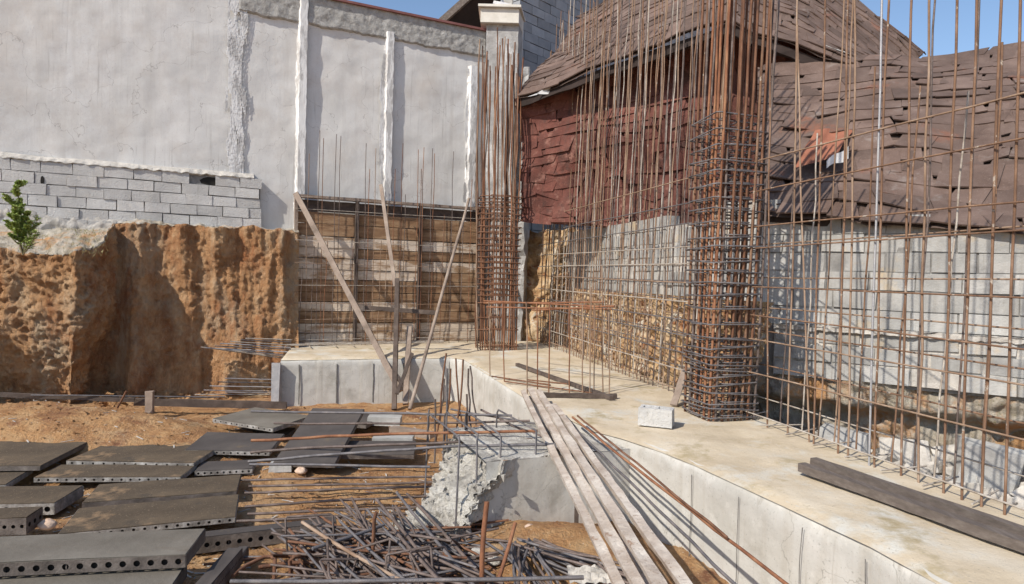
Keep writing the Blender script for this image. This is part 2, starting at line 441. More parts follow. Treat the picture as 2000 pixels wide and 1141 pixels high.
for i, f in enumerate(bm_.f):
    c = bm_.v[f[0]]
    j = i // 620
    if j >= 101: bm_.mi[i] = 1
struct('earth_bank', bm_, [MT['bank'], MT['banktop']])

# stony earth face behind the rebar mesh (right)
W1P = Vector((1.38, 9.3, 0)) + N1 * .62
def w1(s_, z, off=0):            # s_ runs along D1 from W1P, off towards the mesh
    return W1P + D1 * s_ - N1 * off + Vector((0, 0, z))
sf = MB()
def sface(u, v):
    s_ = -3.0 + 7.6 * u; z = -.05 + 1.84 * v
    o = .10 + .32 * (1 - v) ** 1.3 + .16 * fb((s_, z, 0), 1.6) + .10 * abs(fb((s_, z, 4), 5)) + .05 * fb((s_, z, 9), 12) - .07 * min(.6, noise.voronoi(Vector((s_ * 5, 0, z * 7)))[0][0])
    return w1(s_, z, o)
sf.grid(sface, 360, 110)
def sback(u, v):
    p = Vector((-.02, 12.95, 0)).lerp(Vector((2.6, 12.3, 0)), u); z = .6 + 2.35 * v
    return p + Vector((0, -.25 * (1 - v) + .3 * v + .2 * fb((p.x, z, 0), 1.8) + .12 * abs(fb((p.x, z, 4), 5)), z + .12 * fb((p.x, 0, 0), 3)))
sf.grid(sback, 90, 80)
struct('earth_slope', sf, MT['bankface'])

# ------------------------------------------------------------------ building on the left
def wl(u, v, off=0): return vpl(u, v, WP + N2 * off, D2)
bl = thing('rendered_building', WP + D2 * -1 + Vector((0, 0, 2.4)), 'long grey rendered wall with white streaked pilasters and rough cement band below a red edge', 'building')
def wallbox(u0, u1, z0, z1, off0, off1, mb, nseg=1, jit=0):
    a = wl(u0, 540); b = wl(u1, 540); a.z = b.z = 0
    mb.hexa([a + N2 * off1 + Vector((0, 0, z0)), b + N2 * off1 + Vector((0, 0, z0)), b + N2 * off0 + Vector((0, 0, z0)), a + N2 * off0 + Vector((0, 0, z0)),
             a + N2 * off1 + Vector((0, 0, z1)), b + N2 * off1 + Vector((0, 0, z1)), b + N2 * off0 + Vector((0, 0, z1)), a + N2 * off0 + Vector((0, 0, z1))])
def plaster(u, v):
    a = wl(-900, 540); b = wl(1005, 540); p = a.lerp(b, u); z = 2.2 + 4.55 * v
    o = .018 * fb((p.x * .6, p.y * .6, z), .8) + .008 * fb((p.x, p.y, z), 3) 
    return Vector((p.x, p.y, 0)) + N2 * o + Vector((0, 0, z))
pm = MB(); pm.grid(plaster, 240, 90)
wallbox(-900, 1005, 2.2, 6.74, -.35, -.03, pm)
part('wall', pm, MT['plaster'], bl)
bd = MB()
def band(u, v):
    a = wl(455, 540); b = wl(935, 540); p = a.lerp(b, u)
    zb = 6.27 + .04 * noise.noise(Vector((u * 14, 0, 0))) + .02 * noise.noise(Vector((u * 50, 0, 0)))
    z = zb + (6.76 - zb) * v
    o = .05 * sstep(0, .04, v) * sstep(0, .01, u) + .012 * fb((p.x, p.y, z), 9)
    return Vector((p.x, p.y, 0)) + N2 * o + Vector((0, 0, z))
bd.grid(band, 220, 26)
part('cornice_band', bd, MT['band'], bl)
cp = MB(); wallbox(300, 985, 6.76, 6.80, -.3, .10, cp)
part('roof_edge', cp, MT['redcap'], bl)
# pilasters: a protruding ragged strip each, whitewashed on its left side
def pilaster(u0, u1, z0, z1, off, mt, name='pilaster'):
    mb = MB(); n = 60
    a = wl(u0, 540); b = wl(u1, 540); a.z = b.z = 0
    vs = []; fs = []
    for i in range(n + 1):
        z = z0 + (z1 - z0) * i / n
        e0 = .03 * noise.noise(Vector((z * 5, u0, 0))) + .02 * noise.noise(Vector((z * 17, u0, 1)))
        e1 = .022 * noise.noise(Vector((z * 6, u0, 7))) + .012 * noise.noise(Vector((z * 21, u0, 8)))
        for pt in (a - D2 * (.05 + e0) + N2 * -.02, a + D2 * (.0 + e1) + N2 * off, b + D2 * e1 + N2 * off, b + D2 * .0 + N2 * -.02):
            vs.append(pt + Vector((0, 0, z)))
    for i in range(n):
        for k in range(3): fs.append((i * 4 + k, i * 4 + k + 1, i * 4 + 5 + k, i * 4 + 4 + k))
    fs.append((0, 3, 2, 1)); fs.append((n * 4, n * 4 + 1, n * 4 + 2, n * 4 + 3))
    mb.add(vs, fs)
    return part(name, mb, mt, bl)
pilaster(577, 591, 2.25, 6.72, .085, MT['whitewash'])
pilaster(746, 758, 3.0, 6.40, .085, MT['whitewash'])
pilaster(908, 920, 3.0, 6.05, .085, MT['whitewash'])
# splashed white streaks, thin skins of lime on the wall
def splash(uc, wd, z0, z1, seed, dens=.5):
    mb = MB(); st = .035; nz = int((z1 - z0) / st); a = wl(uc, 540); a.z = 0
    for j in range(nz):
        z = z0 + j * st
        for i in range(-12, 13):
            x = i * wd / 12
            k = noise.noise(Vector((x * 14, z * 2.2, seed))) * .5 + .5
            if k * (1 - abs(i / 12.5) ** 1.6) > 1 - dens - .1:
                c = a + D2 * x + N2 * .031 + Vector((0, 0, z + st / 2))
                h = Vector((0, 0, st * .56)); ww = D2 * (wd / 12 * .56)
                o = N2 * R(.002, .008)
                mb.add([c - ww - h + o, c + ww - h + o, c + ww + h + o, c - ww + h + o], [(0, 1, 2, 3)])
    return mb
part('lime_streak', splash(455, .22, 3.5, 6.7, 3, .62), MT['whitewash'], bl)
part('lime_streak', splash(741, .12, 3.4, 6.2, 29, .52), MT['whitewash'], bl)
part('lime_streak', splash(905, .10, 3.4, 6.0, 39, .50), MT['whitewash'], bl)
# exposed block courses under the render
def blocks(P0, D, N, L, z0, nc, bw=.42, bh=.2, th=.1, gap=.008, jit=.004, skip=0.0, topcut=None, offj=.008, holes=None):
    mb = MB(); D = D.normalized()
    for c in range(nc):
        x = -(bw / 2 if c % 2 else 0) - R(0, .06)
        while x < L:
            w_ = bw * R(.93, 1.05)
            a, b = max(x, 0), min(x + w_, L)
            x += w_
            if b - a < .06: continue
            zc = z0 + c * bh
            if topcut and zc + bh > topcut((a + b) / 2): continue
            if random.random() < skip: continue
            if holes and any(abs((a + b) / 2 - hx) < hw and abs(zc + bh / 2 - hz) < bh / 2 for hx, hz, hw in holes): continue
            g = gap * R(.5, 1.6)
            o = R(-offj, offj)
            mb.box(P0 + D * ((a + b) / 2) + N * (-th / 2 + o) + Vector((0, 0, zc + bh / 2)), D * ((b - a) / 2 - g / 2), N * (th / 2), Vector((0, 0, bh / 2 - g / 2)), jit=jit)
    return mb
pa = wl(-420, 540); pa.z = 0; pb = wl(508, 540); pb.z = 0
LB = (pb - pa).length
mbk = blocks(pa + N2 * .135, D2, N2, LB, 2.51, 6, bw=.385, bh=.167, th=.12, gap=.009, jit=.006, offj=.008,
             holes=[((wl(412, 540) - pa).dot(D2), 3.42, .2), ((wl(268, 540) - pa).dot(D2), 2.62, .17), ((wl(246, 540) - pa).dot(D2), 2.62, .05)])
part('block_course', mbk, MT['block'], bl)
bk = MB(); wallbox(-420, 505, 2.3, 3.51, -.05, .095, bk); part('mortar_bed', bk, MT['bed'], bl)
for uh, zh, wh in ((412, 3.42, .2), (268, 2.62, .12), (246, 2.62, .035), (330, 2.60, .05), (82, 3.22, .03)):  # flat near-black patches paint the shade of hollows in the blocks
    mb = MB(); a = wl(uh, 540, .118); a.z = zh; mb.add([a + D2 * wh * math.cos(t) * R(.8, 1) + Vector((0, 0, .085 * math.sin(t) * R(.7, 1))) + N2 * (.02 if wh != .2 else -.02) for t in [k * .628 for k in range(10)]], [tuple(range(10))]); mb.add([p - N2 * .02 for p in mb.v[:10]], [tuple(range(9, -1, -1))] + []); part('hollow', mb, MT['holeshade'], bl)
def parge(u, v):       # torn lower edge of the render
    a = wl(-420, 540); b = wl(492, 540); p = a.lerp(b, u)
    zt = 3.61 + .03 * noise.noise(Vector((u * 9, 0, 0))); zb = 3.50 + .03 * noise.noise(Vector((u * 60, 2, 0)))
    z = zb + (zt - zb) * v
    o = .165 * (1 - v) ** .6 + .02 * fb((p.x, p.y, z), 10) - .004
    if v == 0: o = .10
    return Vector((p.x, p.y, 0)) + N2 * max(o, -.01) + Vector((0, 0, z))
pg = MB(); pg.grid(parge, 380, 8); part('render_edge', pg, MT['mortar'], bl)
def smear(u, v):       # mortar smeared over the lowest courses
    a = wl(-420, 540); b = wl(250, 540); p = a.lerp(b, u)
    z = 2.45 + (.42 - .25 * max(0, u - .55)) * v + .05 * noise.noise(Vector((u * 30, 0, 3)))
    o = .15 + .03 * fb((p.x, p.y, z), 6) - .05 * v ** 4
    return Vector((p.x, p.y, 0)) + N2 * o + Vector((0, 0, z))
sm_ = MB(); sm_.grid(smear, 260, 16); part('mortar_smear', sm_, MT['mortar'], bl)

# corner pillar with a capstone
pr = dp(990, 670, 12.75); pr.z = 0
cpil = thing('concrete_pillar', pr, 'rough grey concrete pillar with a cream capstone at the wall corner', 'pillar')
mb = MB()
def pill(u0, u1, z0, z1, front, depth, mb, n=40, amp=.012):
    a = dp(u0, 540, front); b = dp(u1, 540, front); a.z = b.z = 0
    prev = None
    vs = []; fs = []
    for i in range(n + 1):
        z = z0 + (z1 - z0) * i / n
        for k, q in enumerate((a, b, b + Vector((.1, depth, 0)), a + Vector((0, depth, 0)))):
            e = amp * noise.noise(Vector((z * 7, k * 3.3, u0)))
            vs.append(q + Vector((e, e, z)))
    for i in range(n):
        for k in range(4): fs.append((i * 4 + k, i * 4 + (k + 1) % 4, i * 4 + 4 + (k + 1) % 4, i * 4 + 4 + k))
    fs.append((0, 3, 2, 1)); fs.append((n * 4, n * 4 + 1, n * 4 + 2, n * 4 + 3))
    mb.add(vs, fs)
pill(938, 1000, .6, 6.95, 12.55, .5, mb)
pill(1001, 1022, .6, 6.1, 12.66, .4, mb, amp=.06)
part('shaft', mb, MT['pillar'], cpil)
mb = MB(); pill(926, 1000, 6.86, 7.13, 12.45, .6, mb, 2, 0); pill(921, 1004, 7.135, 7.18, 12.38, .72, mb, 2, 0)
part('capstone', mb, MT['cream'], cpil)

# block building behind
bb = thing('block_building', dp(1100, 300, 15.5) * 1.0, 'shaded blue grey block building with a dark eave behind the corner pillar', 'building')
q0 = dp(1001, 540, 13.6); q0.z = 0
q1 = dp(1420, 540, 21.0); q1.z = 0
dd = (q1 - q0).normalized(); nn = Vector((dd.y, -dd.x, 0))
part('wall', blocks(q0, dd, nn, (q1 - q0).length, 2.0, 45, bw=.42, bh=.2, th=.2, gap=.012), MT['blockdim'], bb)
mb = MB(); mb.box((q0 + q1) / 2 - nn * .35 + Vector((0, 0, 6.5)), (q1 - q0) / 2, nn * .14, Vector((0, 0, 4.5)))
part('mortar_core', mb, MT['band'], bb)
mb = MB()
e0 = dp(862, 46, 14.6); e1 = dp(1010, -55, 14.2); e2 = dp(1300, -60, 13.9)
mb.hexa([e0, e0.lerp(e2, .5) + Vector((0, 0, -.25)), e2 + Vector((0, 3, 0)), e0 + Vector((.2, 3, .3)),
         e0 + Vector((0, 0, .09)), e1 + Vector((0, 0, .1)), e2 + Vector((0, 3, 1)), e0 + Vector((.4, 3, 1.4))])
mb2 = MB()
a, b, c_, d_ = dp(862, 46, 14.0), dp(925, -10, 13.9), dp(1005, -25, 13.9), dp(1010, 42, 14.6)
mb2.hexa([a, dp(935, 60, 14.5), d_, dp(880, 40, 15.5), a + Vector((0, 0, .06)), b, c_ + Vector((0, 0, .3)), b + Vector((0, 1.5, .3))])
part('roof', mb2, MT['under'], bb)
mb = MB(); mb.beam(dp(858, 46, 13.95), dp(930, -18, 13.85), .08, .14); mb.beam(dp(930, -18, 13.85), dp(1100, -120, 13.7), .08, .14)
part('fascia', mb, MT['joist'], bb)
mb = MB(); mb.beam(dp(980, 3, 13.2), dp(992, 30, 13.0), .06, .06); mb.beam(dp(965, 5, 13.2), dp(1000, 12, 13.0), .06, .06); 
part('gutter_bracket', mb, MT['galv'], bb)

# ------------------------------------------------------------------ old house with shingled roofs
oh = thing('old_house', Vector((3.2, 11.0, 2.0)), 'old house with sagging brown shingle roofs and a red shingled gable wall', 'house')
def shingled(corners, nr, sw, mb, lift=.05, sag=.06, seed=0, jitr=.3, th=.018, rowj=.16):
    BL, BR, TR, TL = corners
    def P(u, v):
        p = (BL.lerp(BR, u)).lerp(TL.lerp(TR, u), v)
        n = ((BR - BL).cross(TL - BL)).normalized()
        return p + n * (sag * noise.noise(Vector((u * 3.1, v * 2.7, seed))) * 2 + sag * .5 * noise.noise(Vector((u * 9, v * 7, seed + 5)))), n
    for r in range(nr):
        v0 = r / nr; v1 = min(1, (r + 1.7) / nr)
        wd = (BR - BL).lerp(TR - TL, v0).length
        x = -R(0, sw)
        while x < wd:
            w_ = sw * R(.6, 1.5)
            u0 = max(0, x / wd); u1 = min(1, (x + w_) / wd)
            x += w_
            if u1 - u0 < .004: continue
            sk = R(-jitr, jitr) * sw * .4 / wd
            vj = [v0 + (R(-rowj, rowj) * .5 + rowj * .9 * noise.noise(Vector((k * 7, r * 2.3, seed)))) / nr for k in (u0, u1)]
            a, n = P(u0, max(-.01, vj[0])); b, _ = P(u1, max(-.01, vj[1]))
            c, _ = P(min(1, u1 + sk), v1); d, _ = P(max(0, u0 + sk), v1)
            l1, l2 = R(.3, 1.3) * lift, R(.3, 1.3) * lift
            if random.random() < .05: l1 *= 3
            a2 = a + n * l1; b2 = b + n * l2; c2 = c + n * .004; d2 = d + n * .004
            m1 = a2.lerp(b2, .5) - n * R(0, lift * .5)
            t = n * th
            mb.add([a2, m1, b2, c2, d2, a2 + t, m1 + t, b2 + t, c2 + t, d2 + t], [(4, 3, 2, 1, 0), (5, 6, 7, 8, 9), (0, 1, 6, 5), (1, 2, 7, 6), (2, 3, 8, 7), (4, 0, 5, 9)])
    mb.grid(lambda u, v: P(u, v)[0] - P(u, v)[1] * .02, 24, 12, mi=1)
red = MB()
shingled([dp(1018, 432, 11.3), dp(1420, 462, 10.3), dp(1420, 52, 10.3), dp(1018, 190, 11.3)], 16, .36, red, .036, .12, 1, 1.0, rowj=.6)
shingled([dp(1420, 462, 10.3), dp(1720, 430, 9.9), dp(1720, 112, 9.9), dp(1420, 15, 10.3)], 16, .36, red, .036, .08, 2, 1.0, rowj=.6)
part('gable_wall', red, [MT['shinglered'], MT['shinglered']], oh)
r1 = MB()
cL, cM = dp(1012, 190, 11.0), dp(1425, 40, 9.5)
shingled([cL, cM, dp(1450, -190, 12.0), dp(1140, 30, 13.2)], 19, .36, r1, .026, .06, 11, .5, rowj=.22)
cR = dp(1730, 155, 9.2)
shingled([cM, cR, dp(1800, 112, 10.3), dp(1450, -190, 12.0)], 19, .36, r1, .026, .06, 12, .5, rowj=.22)
ur = part('upper_roof', r1, [MT['shingle'], MT['shingle']], oh)
mb = MB()     # rotten verge boards under the roof edge
mb.beam(cL + Vector((0, .12, -.08)), cM + Vector((0, .12, -.10)), .08, .13, seg=14, jit=.02)
mb.beam(cM + Vector((0, .12, -.10)), cR + Vector((0, .12, -.08)), .08, .13, seg=14, jit=.02)
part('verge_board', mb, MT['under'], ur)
mb = MB()
mb.grid(lambda u, v: (dp(1526, 62, 9.62).lerp(dp(1700, 132, 9.3), u)) + Vector((0, .12 * v, .06 + .16 * v - .1 * u * v + .02 * noise.noise(Vector((u * 12, v * 3, 0))))), 30, 3)
part('flashing', mb, MT['mortar'], ur)
lr = MB()
shingled([dp(1478, 412, 7.1), dp(2140, 470, 5.7), dp(2180, 70, 9.1), dp(1480, 128, 9.6)], 18, .42, lr, .026, .10, 21, .7, rowj=.26)
lro = part('lower_roof', lr, [MT['shingle'], MT['shingle']], oh)
mb = MB()
mb.beam(dp(1490, 422, 7.25), dp(2140, 482, 5.85), .1, .1, seg=20, jit=.02)
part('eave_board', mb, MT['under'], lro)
mb = MB()
mb.grid(lambda u, v: dp(1548 + 80 * u + 40 * v, 330 - 22 * u - 78 * v + 12 * v * u, 7.35 + .75 * v) + Vector((0, -.06 - .04 * math.sin(u * 9), .03 * math.sin(v * 5))), 12, 8)
part('loose_sheet', mb, MT['redsheet'], lro)
mb = MB()
mb.grid(lambda u, v: dp(1606 + 42 * u, 332 - 20 * u - (14 + 10 * u) * v, 7.3) + Vector((0, -.1, .02 * math.sin(u * 6))), 8, 3)
part('torn_scrap', mb, MT['whitesheet'], lro)
mb = MB()
mb.grid(lambda u, v: dp(1030 + 62 * u + 18 * v, 192 - 12 * u - 32 * v * u - 4 * v, 10.9) + Vector((0, -.08, .02 * math.sin(u * 7))), 10, 4)
part('metal_scrap', mb, MT['whitesheet'], ur)

# ------------------------------------------------------------------ block walls behind the mesh
bw1 = thing('block_wall', W1P + Vector((0, 0, 1.95)), 'pale cinder block wall with a broken top on the earth behind the dense rebar mesh', 'wall')
def cut1(x): return 2.95 if x > 1.7 else 2.72
b0 = w1(2.7, 0); 
part('blocks', blocks(w1(-1.9, 0), D1, -N1, 5.4, 1.72, 6, bw=.40, bh=.195, th=.2, gap=.014, jit=.008, topcut=lambda x: 2.99 if x > 1.2 else 2.80, offj=.02), MT['blockpale'], bw1)
mb = MB(); mb.box(w1(1.3, 2.24) + N1 * .097, D1 * 3.2, N1 * .08, Vector((0, 0, .50))); part('mortar_core', mb, MT['mortar'], bw1)

A2 = dp(1385, 540, 7.55); A2.z = 0
B2 = dp(2350, 540, 5.35); B2.z = 0
D3 = (B2 - A2).normalized(); N3 = Vector((D3.y, -D3.x, 0)); L3 = (B2 - A2).length
bw2 = thing('block_wall', A2 + D3 * 2 + Vector((0, 0, .0)), 'patched pale block wall under the low roof at the right', 'wall')
part('upper_courses', blocks(A2, D3, N3, L3, 1.54, 7, bw=.40, bh=.198, th=.2, gap=.015, jit=.007, offj=.012, topcut=lambda x: 3.0 - .125 * x), MT['blockpale'], bw2)
part('middle_courses', blocks(A2 + D3 * .75 + N3 * .05, D3, N3, L3 - .75, .98, 3, bw=.44, bh=.185, th=.2, gap=.018, jit=.010, offj=.018, skip=.05), MT['blockpale'], bw2)
mb = MB(); f0, f1 = A2 - N3 * .014, B2 - N3 * .014; g0, g1 = A2 - N3 * .17, B2 - N3 * .17
mb.hexa([f0 + Vector((0, 0, .95)), f1 + Vector((0, 0, .95)), g1 + Vector((0, 0, .95)), g0 + Vector((0, 0, .95)), f0 + Vector((0, 0, 2.93)), f1 + Vector((0, 0, 2.93 - .125 * L3)), g1 + Vector((0, 0, 2.97 - .125 * L3)), g0 + Vector((0, 0, 2.97))])
part('mortar_core', mb, MT['bed'], bw2)
mb = MB()
mb.grid(lambda u, v: A2 + D3 * (.75 + (L3 - .75) * u) + N3 * (-.05 + .14 * v + .02 * fb((u * 20, v, 0), 1)) + Vector((0, 0, 1.538 + .02 * fb((u * 30, v * 2, 3), 1) * v)), 90, 4)
mb.grid(lambda u, v: A2 + D3 * (.75 + (L3 - .75) * u) + N3 * (.085 + .02 * fb((u * 25, v, 7), 1)) + Vector((0, 0, 1.49 + .05 * v + .02 * fb((u * 40, 0, 3), 1))), 90, 2)
mb.box((A2 + D3 * .75 + B2) / 2 + N3 * -.02 + Vector((0, 0, 1.25)), D3 * ((L3 - .75) / 2), N3 * .05, Vector((0, 0, .26)))
part('mortar_ledge', mb, MT['mortar'], bw2)
e2m = MB()
def e2(u, v):
    z = -.05 + 1.04 * v
    o = .02 + .16 * fb((u * 6, z, 0), 1.5) + .08 * abs(fb((u * 6, z, 4), 5)) - .30 * sstep(.80, .6, v) * sstep(0, .25, u) + .25 * (1 - sstep(0, .2, v)) - .06 * min(.6, noise.voronoi(Vector((u * 22, 0, z * 7)))[0][0])
    return A2 + D3 * (-.3 + (L3 + .3) * u) + N3 * o + Vector((0, 0, z))
e2m.grid(e2, 150, 50)
struct('earth_cut', e2m, MT['banktop'])
# broken slabs and blocks standing in the trench
for i, (x, w_, h_, t_) in enumerate([(1.5, .5, .55, -.05), (2.05, .45, .5, .1), (2.7, .55, .62, -.12), (3.3, .6, .5, .14), (4.0, .5, .55, -.04)]):
    mb = MB()
    w_ *= .8; h_ *= .78; c = A2 + D3 * x + N3 * (.18 + R(0, .15)) + Vector((0, 0, .30))
    X = (D3 * math.cos(t_) + Vector((0, 0, 1)) * math.sin(t_)); Z = (Vector((0, 0, 1)) * math.cos(t_) - D3 * math.sin(t_)) + N3 * -.25
    mb.box(c, X * w_ / 2, N3 * .06, Z * h_ / 2 * 1.1, jit=.06)
    names = ['broken pale concrete slab leaning in the trench beside the rebar column shadow', 'small broken concrete slab in the trench second from the column',
             'largest tilted broken slab in the middle of the trench', 'slanted grey broken slab in the trench near the dark timber', 'broken slab in the trench nearest the right edge']
    solo('broken_slab', mb, MT['mortar' if i % 2 else 'blockpale'], names[i], 'slab', 'broken slabs in the trench')

mb = MB()
for i in range(420):
    x = R(.4, L3); k = R(0, 1)
    c = A2 + D3 * x + N3 * (.02 + .5 * k) + Vector((0, 0, R(.0, .30) * (1.2 - k) + .02))
    r_ = R(.02, .085) if random.random() < .7 else R(.08, .13)
    ax_ = Vector((R(-1, 1), R(-1, 1), R(-1, 1))).normalized(); bx = ax_.cross(Vector((R(-1, 1), R(-1, 1), R(-1, 1)))).normalized(); cx = ax_.cross(bx)
    mb.box(c, ax_ * r_, bx * r_ * R(.4, .9), cx * r_ * R(.3, .7), jit=r_ * .25)
o = struct('trench_rubble', mb, [MT['mortar']]); o['kind'] = 'stuff'; tag(o, 'broken block and concrete rubble filling the trench behind the right mesh', 'rubble')
# ------------------------------------------------------------------ foundation beams
foot = [gp(548, 701, BT), gp(700, 699, BT), gp(880, 697, BT), gp(905, 700, BT), gp(1030, 777, BT), gp(1160, 838, BT), gp(1215, 852, BT), gp(1290, 876, BT), gp(1360, 905, BT), gp(1530, 980, BT), gp(1700, 1060, BT), gp(1900, 1165, BT)]
mbase = lambda s_: Vector((1.38, 9.3, 0)) + D1 * s_ + N1 * .22
back = [mbase(-7.2), mbase(-4), mbase(0), mbase(2.4), mbase(3.5), WP + D2 * 3.3 + N2 * .02, WP + D2 * .05 + N2 * .02]
poly = [Vector((p.x, p.y, 0)) for p in foot] + [Vector((p.x, p.y, 0)) for p in back]
fbm = thing('foundation_beam', Vector((1.0, 7.0, 0)), 'wide sunlit cast concrete foundation beam running from the corner to the right foreground', 'concrete beam')
mb = MB()
n = len(poly)
mb.add([p + Vector((0, 0, -.15)) for p in poly] + [p + Vector((0, 0, BT - .012)) for p in poly], [(i, (i + 1) % n, n + (i + 1) % n, n + i) for i in range(len(foot), n)])
# finer front face with gentle bulges
def front(u, v):
    L = [0]
    for a, b in zip(foot, foot[1:]): L.append(L[-1] + (b - a).length)
    s_ = u * L[-1]
    for i in range(len(foot) - 1):
        if s_ <= L[i + 1] or i == len(foot) - 2:
            k = min(1, (s_ - L[i]) / (L[i + 1] - L[i])); p = foot[i].lerp(foot[i + 1], k); break
    t = (foot[i + 1] - foot[i]).normalized(); nrm = Vector((t.y, -t.x, 0))
    z = -.15 + (BT + .15 - .0) * v
    panel = math.floor((s_ + .1) / .62)
    o = .012 + .012 * math.sin(panel * 12.9) + .012 * fb((p.x, p.y, z), 1.2) + .004 * fb((p.x, p.y, z), 8)
    if v > .9: o -= (v - .9) * .20 * (1 + noise.noise(Vector((s_ * 5, 0, 0)))) + (.035 if v > .99 else 0)
    return Vector((p.x, p.y, 0)) + nrm * o + Vector((0, 0, z - (.012 if v > .99 else .006)))
mb.grid(front, 500, 30)
part('concrete_face', mb, MT['concrete'], fbm)
# top surface, trowelled and stained
tp = MB()
def topsurf():
    import bisect
    st = .07
    def inside(x, y):
        c = False; j = n - 1
        for i in range(n):
            a, b = poly[i], poly[j]
            if (a.y > y) != (b.y > y) and x < (b.x - a.x) * (y - a.y) / (b.y - a.y) + a.x: c = not c
            j = i
        return c
    return inside
inside = topsurf()
from mathutils.geometry import tessellate_polygon
st = .06
x0, x1, y0, y1 = min(p.x for p in poly), max(p.x for p in poly), min(p.y for p in poly), max(p.y for p in poly)
import mathutils
pts2 = [mathutils.Vector((p.x, p.y)) for p in poly]
edges = [(i, (i + 1) % n) for i in range(n)]
yy = y0
while yy < y1:
    xx = x0
    while xx < x1:
        if inside(xx, yy) and min((abs((Vector((xx, yy, 0)) - poly[i]).cross((poly[(i + 1) % n] - poly[i]).normalized()).length)) for i in range(n)) > .02:
            pts2.append(mathutils.Vector((xx + R(-.01, .01), yy + R(-.01, .01))))
        xx += st
    yy += st
vv, ee, ff, *_ = mathutils.geometry.delaunay_2d_cdt(pts2, edges, [list(range(n))], 1, 1e-5)
def fdist(v):
    q = Vector((v.x, v.y, 0)); best = 9
    for a, b in zip(foot, foot[1:]):
        a = Vector((a.x, a.y, 0)); t = Vector((b.x, b.y, 0)) - a; k = max(0, min(1, (q - a).dot(t) / t.length_squared)); best = min(best, (q - a - t * k).length)
    return best
tp.add([Vector((v.x, v.y, BT + .012 * fb((v.x, v.y, 0), 2.2) + .004 * fb((v.x, v.y, 4), 11) - .022 * (1 - sstep(0, .07, fdist(v))))) for v in vv], [tuple(f) for f in ff], 0, True)
part('concrete_top', tp, MT['conctop'], fbm)
# vertical seams left by the shuttering
def seam(u, v0, v1, off=.02, wd=.012, plane=None):
    mb = MB()
    a = gp(u, v0, BT)
    # find the foot segment under that pixel
    best = min(range(len(foot) - 1), key=lambda i: abs((foot[i].lerp(foot[i + 1], .5) - a).length))
    for i in range(len(foot) - 1):
        t = (foot[i + 1] - foot[i]); k = (a - foot[i]).dot(t) / t.length_squared
        if -.02 <= k <= 1.02 and abs(((a - foot[i]) - t * k).length) < .12: best = i
    t = (foot[best + 1] - foot[best]).normalized(); nrm = Vector((t.y, -t.x, 0))
    p = foot[best] + t * (a - foot[best]).dot(t); p.z = 0
    pts = [p + nrm * (off + .004 * noise.noise(Vector((z, u, 0)))) + t * (.012 * noise.noise(Vector((z * 4, u, 1)))) + Vector((0, 0, z)) for z in [.03 + .065 * k for k in range(10)]]
    mb.tube(pts, wd / 2, 4)
    return part('shutter_seam', mb, MT['seam'], fbm)
for u in (585, 658, 730, 790): seam(u, 700, 780, off=.028, wd=.02)
for u in (1356, 1450, 1570, 1700): seam(u, {1356: 904, 1450: 944, 1570: 1000, 1700: 1060}[u], 0, off=.022, wd=.006)

# lower stub beam crossing in front, with a broken heap at its left end
ST = .62
s0, s1 = gp(950, 903, ST), gp(1090, 890, ST)
sd = (s1 - s0).normalized(); sn = Vector((-sd.y, sd.x, 0))
stub = thing('cross_beam', Vector((.3, 5.3, 0)), 'short shaded cross beam with its left end broken into pale rubble', 'concrete beam')
mb = MB()
Ls = 1.75
def sfront(u, v):
    z = -.15 + (ST + .15) * v; p = s0 + sd * (Ls * u)
    o = .006 * fb((p.x, 0, z), 3) + .003 * fb((p.x, 1, z), 12)
    return Vector((p.x, p.y, 0)) - sn * o + Vector((0, 0, z))
mb.grid(sfront, 60, 24)
part('concrete_face', mb, MT['concrete'], stub)
mb = MB()
def stop_(u, v):
    p = s0 + sd * (Ls * u) + sn * (1.05 * v)
    return Vector((p.x, p.y, ST + .01 * fb((p.x, p.y, 0), 4) + .012 * abs(fb((p.x, p.y, 5), 12))))
mb.grid(stop_, 60, 40)
part('concrete_top', mb, MT['rubble'], stub)
mb = MB()
def heap(u, v):     # u across from the front to the back, v from the top edge down to the toe
    fl = .10 + .50 * math.sin(math.pi * min(1, .25 + u * .8)) * (.75 + .5 * noise.noise(Vector((u * 4, 0, 9))))
    k = v ** 1.05
    p = s0 + sn * (-.04 + 1.12 * u) - sd * (-.12 + .14 * v + fl * k * 1.15)
    p -= sn * (.10 * k * (1 - u))
    z = (ST + .012) * (1 - v) - .10 * v
    d = .07 * fb((p.x, p.y, z), 4) + .05 * abs(fb((p.x, p.y, z + 3), 9)) + .03 * fb((p.x, p.y, z), 22) + .10 * (.4 - min(.4, noise.voronoi(p * 14 + Vector((0, 0, z * 14)))[0][0]))
    d *= sstep(0, .12, v)
    q = p - sd * d * .8
    return Vector((q.x, q.y, z + d * .5))
mb.grid(heap, 150, 110)
mb.grid(lambda u, v: (lambda a: Vector((a.x, a.y, 0)) + sd * (.16 * u) - sn * (-.06 * u + (1 - u) * (.01 + .03 * abs(fb((u * 5, v * 6, 0), 1.6)))) + Vector((0, 0, max(-.05, a.z))))(heap(0, 1 - v)), 24, 50)
part('broken_end', mb, MT['rubble'], stub)
mb = MB()
for i in range(260):
    u, v = R(.1, 1.35), R(-.12, 1.0)
    c = heap(max(0, min(1, v)), min(u, 1)); c -= sd * max(0, u - 1) * .9; c -= sn * max(0, -v) * 1; c.z = max(c.z, .03)
    r_ = R(.008, .04)
    vs = [c + Vector((R(-1, 1), R(-1, 1), R(-.5, 1))).normalized() * r_ * R(.7, 1.2) for _ in range(6)]
    mb.add(vs, [(0, 1, 2), (0, 2, 3), (0, 3, 4), (1, 2, 5), (2, 3, 5), (3, 4, 5), (0, 1, 4), (1, 4, 5)])
part('rubble_crumbs', mb, MT['rubble'], stub)

